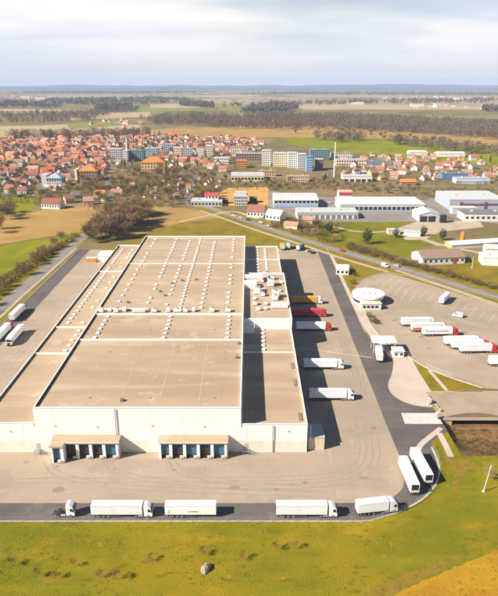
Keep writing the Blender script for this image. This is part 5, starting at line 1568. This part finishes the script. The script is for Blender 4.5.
for px, row, lab in ((12.5, 566, 'thin sapling at the left edge of the meadow'), (38, 577, 'sapling left of two in front of a bare patch at the lower left'), (57, 579, 'sapling right of two in front of a bare patch at the lower left'), (74, 567, 'thin sapling under the gap between the tractor unit and the first lorry'), (99.5, 578, 'reddish sapling left of the pair in mid meadow'),
                     (116.5, 580, 'reddish sapling right of the pair in mid meadow'), (151, 561, 'sapling at the bare patch below the first lorry'), (203, 556, 'sapling just above the boulder'), (275.6, 551, 'left of two thin saplings below the lone lorry'), (295, 549, 'right of two thin saplings below the lone lorry'), (242, 560, 'sapling right of the boulder')):
    p = G(px, row)
    T(P_SAP, p.x, p.y, rt.uniform(.8, 1.15), 'sapling', lab, 'sapling', 'saplings in the meadow')
p = G(490, 478); T(P_BSH, p.x, p.y, .8, 'shrub', 'brown leafless shrub behind the lone pole in the right meadow', 'shrub', None)
# woods that read as one mass
def low_tree(n, h, r, L, wd):
    v, f = [], []
    for i in range(n):
        a = rt.uniform(0, 6.283); t = rt.random()
        z = h * (.25 + .75 * t); rad = r * math.sqrt(max(0, 1 - ((t - .4) / .62) ** 2)) * rt.uniform(.3, 1)
        p = Vector((math.cos(a) * rad, math.sin(a) * rad, z))
        d = Vector((math.cos(a) * .5 + rt.uniform(-.5, .5), math.sin(a) * .5 + rt.uniform(-.5, .5), rt.uniform(.2, 1))).normalized()
        s = d.cross(Vector((rt.gauss(0, 1), rt.gauss(0, 1), rt.gauss(0, 1)))).normalized() * wd * rt.uniform(.5, 1.2)
        k = len(v); v += [p - s, p + s, p + d * L * rt.uniform(.6, 1.3)]; f.append((k, k + 1, k + 2))
    k = len(v)
    v += [Vector((-.3, 0, 0)), Vector((.3, 0, 0)), Vector((0, 0, h * .8)), Vector((0, -.3, 0)), Vector((0, .3, 0)), Vector((0, 0, h * .8))]
    f += [(k, k + 1, k + 2), (k + 3, k + 4, k + 5)]
    return np.array([tuple(q) for q in v]), np.array(f)
LOW = [low_tree(85, 14, 4.5, 2.6, .42) for _ in range(5)]
LOWF = [low_tree(34, 14, 6.5, 5.5, 1.5) for _ in range(4)]
def wood(regions, protos, mat, label, sc=(.8, 1.25)):
    parts = []
    for poly_px, n in regions:
        poly = [G(*p) for p in poly_px]
        x0, x1 = min(p.x for p in poly), max(p.x for p in poly)
        y0, y1 = min(p.y for p in poly), max(p.y for p in poly)
        k = 0
        for _ in range(n * 30):
            if k >= n: break
            x, y = rt.uniform(x0, x1), rt.uniform(y0, y1)
            if not inside((x, y), poly): continue
            k += 1
            v, f = rt.choice(protos)
            a = rt.uniform(0, 6.283); c, s = math.cos(a), math.sin(a); q = rt.uniform(*sc)
            m = np.array([[c, -s, 0], [s, c, 0], [0, 0, 1]]) * q
            parts.append((v @ m.T + np.array([x, y, land(y)]), f))
    return merged('woodland', parts, mat, label, 'woodland')
wood([([(205, 128), (228, 121), (262, 116.5), (330, 117), (420, 120.5), (520, 127), (520, 142), (440, 136), (390, 133), (330, 130), (290, 130.5), (240, 129)], 2300),
      ([(150, 125), (160, 119), (230, 120), (226, 126)], 260), ([(300, 140), (345, 137), (372, 141), (340, 143)], 60), ([(380, 143), (430, 145), (498, 154), (498, 158), (430, 150)], 90)],
     LOW, 'wood_far', 'broad belt of leafless wood between the meadows and the far green field')
wood([([(-10, 124.5), (-10, 115), (60, 114), (100, 117), (95, 122), (40, 125)], 260), ([(0, 138.5), (40, 137), (150, 135), (150, 137.5), (40, 140)], 160), ([(140, 120), (210, 115), (240, 119), (150, 124)], 160),
      ([(60, 119), (90, 113), (140, 109), (134, 113), (100, 117)], 160)], LOW, 'wood_far', 'patches of leafless wood behind the left town')
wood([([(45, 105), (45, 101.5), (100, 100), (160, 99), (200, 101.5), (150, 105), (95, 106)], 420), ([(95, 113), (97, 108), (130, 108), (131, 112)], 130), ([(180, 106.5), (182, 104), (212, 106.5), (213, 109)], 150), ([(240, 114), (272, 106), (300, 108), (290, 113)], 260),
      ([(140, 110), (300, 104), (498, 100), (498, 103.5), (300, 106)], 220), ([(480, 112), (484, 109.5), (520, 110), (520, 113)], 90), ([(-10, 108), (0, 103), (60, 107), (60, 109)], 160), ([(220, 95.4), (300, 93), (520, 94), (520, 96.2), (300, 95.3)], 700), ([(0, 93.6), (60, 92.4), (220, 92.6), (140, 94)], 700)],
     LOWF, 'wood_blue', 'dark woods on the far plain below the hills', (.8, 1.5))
# undergrowth and garden hedges that nobody could count
LOWB = [low_tree(30, 3.2, 1.7, .9, .16) for _ in range(5)]
wood([([(88, 212), (90, 194), (120, 182), (140, 172), (232, 180), (232, 186), (216, 200), (190, 208), (150, 208), (120, 214)], 1500), ([(232, 190), (236, 180), (330, 178), (420, 188), (505, 188), (505, 196), (440, 198), (330, 191), (268, 190)], 900),
      ([(-10, 200), (-10, 190), (60, 192), (100, 180), (110, 178), (92, 200), (40, 206)], 500), ([(270, 228), (285, 220), (320, 222), (346, 240), (330, 244), (296, 235)], 220), ([(345, 249), (398, 264.5), (470, 283.5), (510, 295), (510, 291), (440, 271), (396, 259), (350, 245)], 420), ([(-30, 316), (-30, 298), (30, 262), (74, 236), (80, 236), (34, 268)], 420)],
     LOWB, 'scrub', 'brown undergrowth and low scrub around the town and the roads', (.4, 1.0))
wood([([(-10, 190), (-10, 142), (100, 138), (262, 140), (262, 165), (230, 176), (100, 178)], 2600), ([(335, 180), (338, 158), (420, 160), (505, 172), (505, 186), (440, 184)], 700)],
     LOWB, 'scrub', 'brown garden hedges and bushes between the houses of the town', (.5, 1.3))
def basin_z(x, y):
    k = min(1, (y - HY0) / 11) * min(1, (x - HX0) / 3.5)
    return d0 * max(0, k)
bp = []
for _ in range(240):
    x, y = rt.uniform(HX0 + .5, 100), rt.uniform(HY0 - .8, BY0 - 3)
    v, f = rt.choice(LOWB); q = rt.uniform(.18, .5)
    bp.append((v * q + np.array([x, y, basin_z(x, y)]), f))
merged('undergrowth', bp, 'scrub', 'brown weeds growing in the dry stream basin before the bridge', 'weeds')
# grass tufts of the near meadow
rg = np.random.default_rng(4)
N = 42000
gx = rg.uniform(-62, 75, N); gy = rg.uniform(86, 128.4, N)
kx = rg.uniform(53, 66, 2500); ky = rg.uniform(131, 172, 2500)
cl = np.array([mnoise.noise(Vector((a * .09, b * .16, 0))) for a, b in zip(gx, gy)])
keep = rg.random(N) < (.45 + .9 * cl)
gx, gy = gx[keep], gy[keep]
n = len(gx)
ang = rg.uniform(0, 6.283, n); hh = rg.uniform(.05, .20, n); ww = rg.uniform(.05, .13, n)
lean = rg.normal(0, .12, (n, 2))
V = np.zeros((n, 3, 3))
V[:, 0] = np.stack([gx - np.cos(ang) * ww, gy - np.sin(ang) * ww, np.full(n, .0)], 1)
V[:, 1] = np.stack([gx + np.cos(ang) * ww, gy + np.sin(ang) * ww, np.full(n, .0)], 1)
V[:, 2] = np.stack([gx + lean[:, 0], gy + lean[:, 1], hh], 1)
merged('grass', [(V.reshape(-1, 3), np.arange(3 * n).reshape(-1, 3))], 'meadow', 'rough olive grass tufts of the near meadow', 'grass')
# weeds and stubble
bp = []
for _ in range(900):
    x, y = rt.uniform(-62, 72), rt.uniform(88, 128)
    if mnoise.noise(Vector((x * .06, y * .1, 7))) < -.05: continue
    v, f = rt.choice(LOWB); q = rt.uniform(.06, .20)
    bp.append((v * np.array([q * 1.5, q * 1.5, q * .6]) + np.array([x, y, 0]), f))
merged('weeds', bp, 'meadow_dry', 'dry weed clumps scattered through the near meadow', 'weeds')
poly = pxs((404, 596), (440, 576), (470, 563), (498, 551), (540, 534), (540, 600))
bp = []
for _ in range(9000):
    x, y = rt.uniform(30, 80), rt.uniform(95, 128)
    if not inside((x, y), poly): continue
    a = rt.uniform(0, 3.14); w = rt.uniform(.04, .1); h = rt.uniform(.06, .25)
    bp.append((np.array([(x - w * math.cos(a), y - w * math.sin(a), 0), (x + w * math.cos(a), y + w * math.sin(a), 0), (x + rt.gauss(0, .06), y + rt.gauss(0, .06), h)]), np.array([(0, 1, 2)])))
merged('stubble', bp, 'orange_field', 'short orange stubble of the field in the lower right corner', 'stubble')
# ------------------------------------------------------------------ haze
hz = MB().box(-14500, 14500, -250, 16400, -135, 128).mesh('haze', M['glass'])
hm = bpy.data.materials.new('haze_air')
hm.use_nodes = True
nt = hm.node_tree; nt.nodes.clear()
ho = nt.nodes.new('ShaderNodeOutputMaterial')
pv = nt.nodes.new('ShaderNodeVolumePrincipled')
pv.inputs['Color'].default_value = (.56, .72, 1.0, 1)
pv.inputs['Density'].default_value = HAZE_DENSITY
pv.inputs['Anisotropy'].default_value = 0.0
nt.links.new(pv.outputs[0], ho.inputs['Volume'])
hz.materials.clear(); hz.materials.append(hm)
ho_ = link('haze', hz); ho_['kind'] = 'stuff'; ho_['label'] = 'pale blue air haze over the whole plain'; ho_['category'] = 'haze'
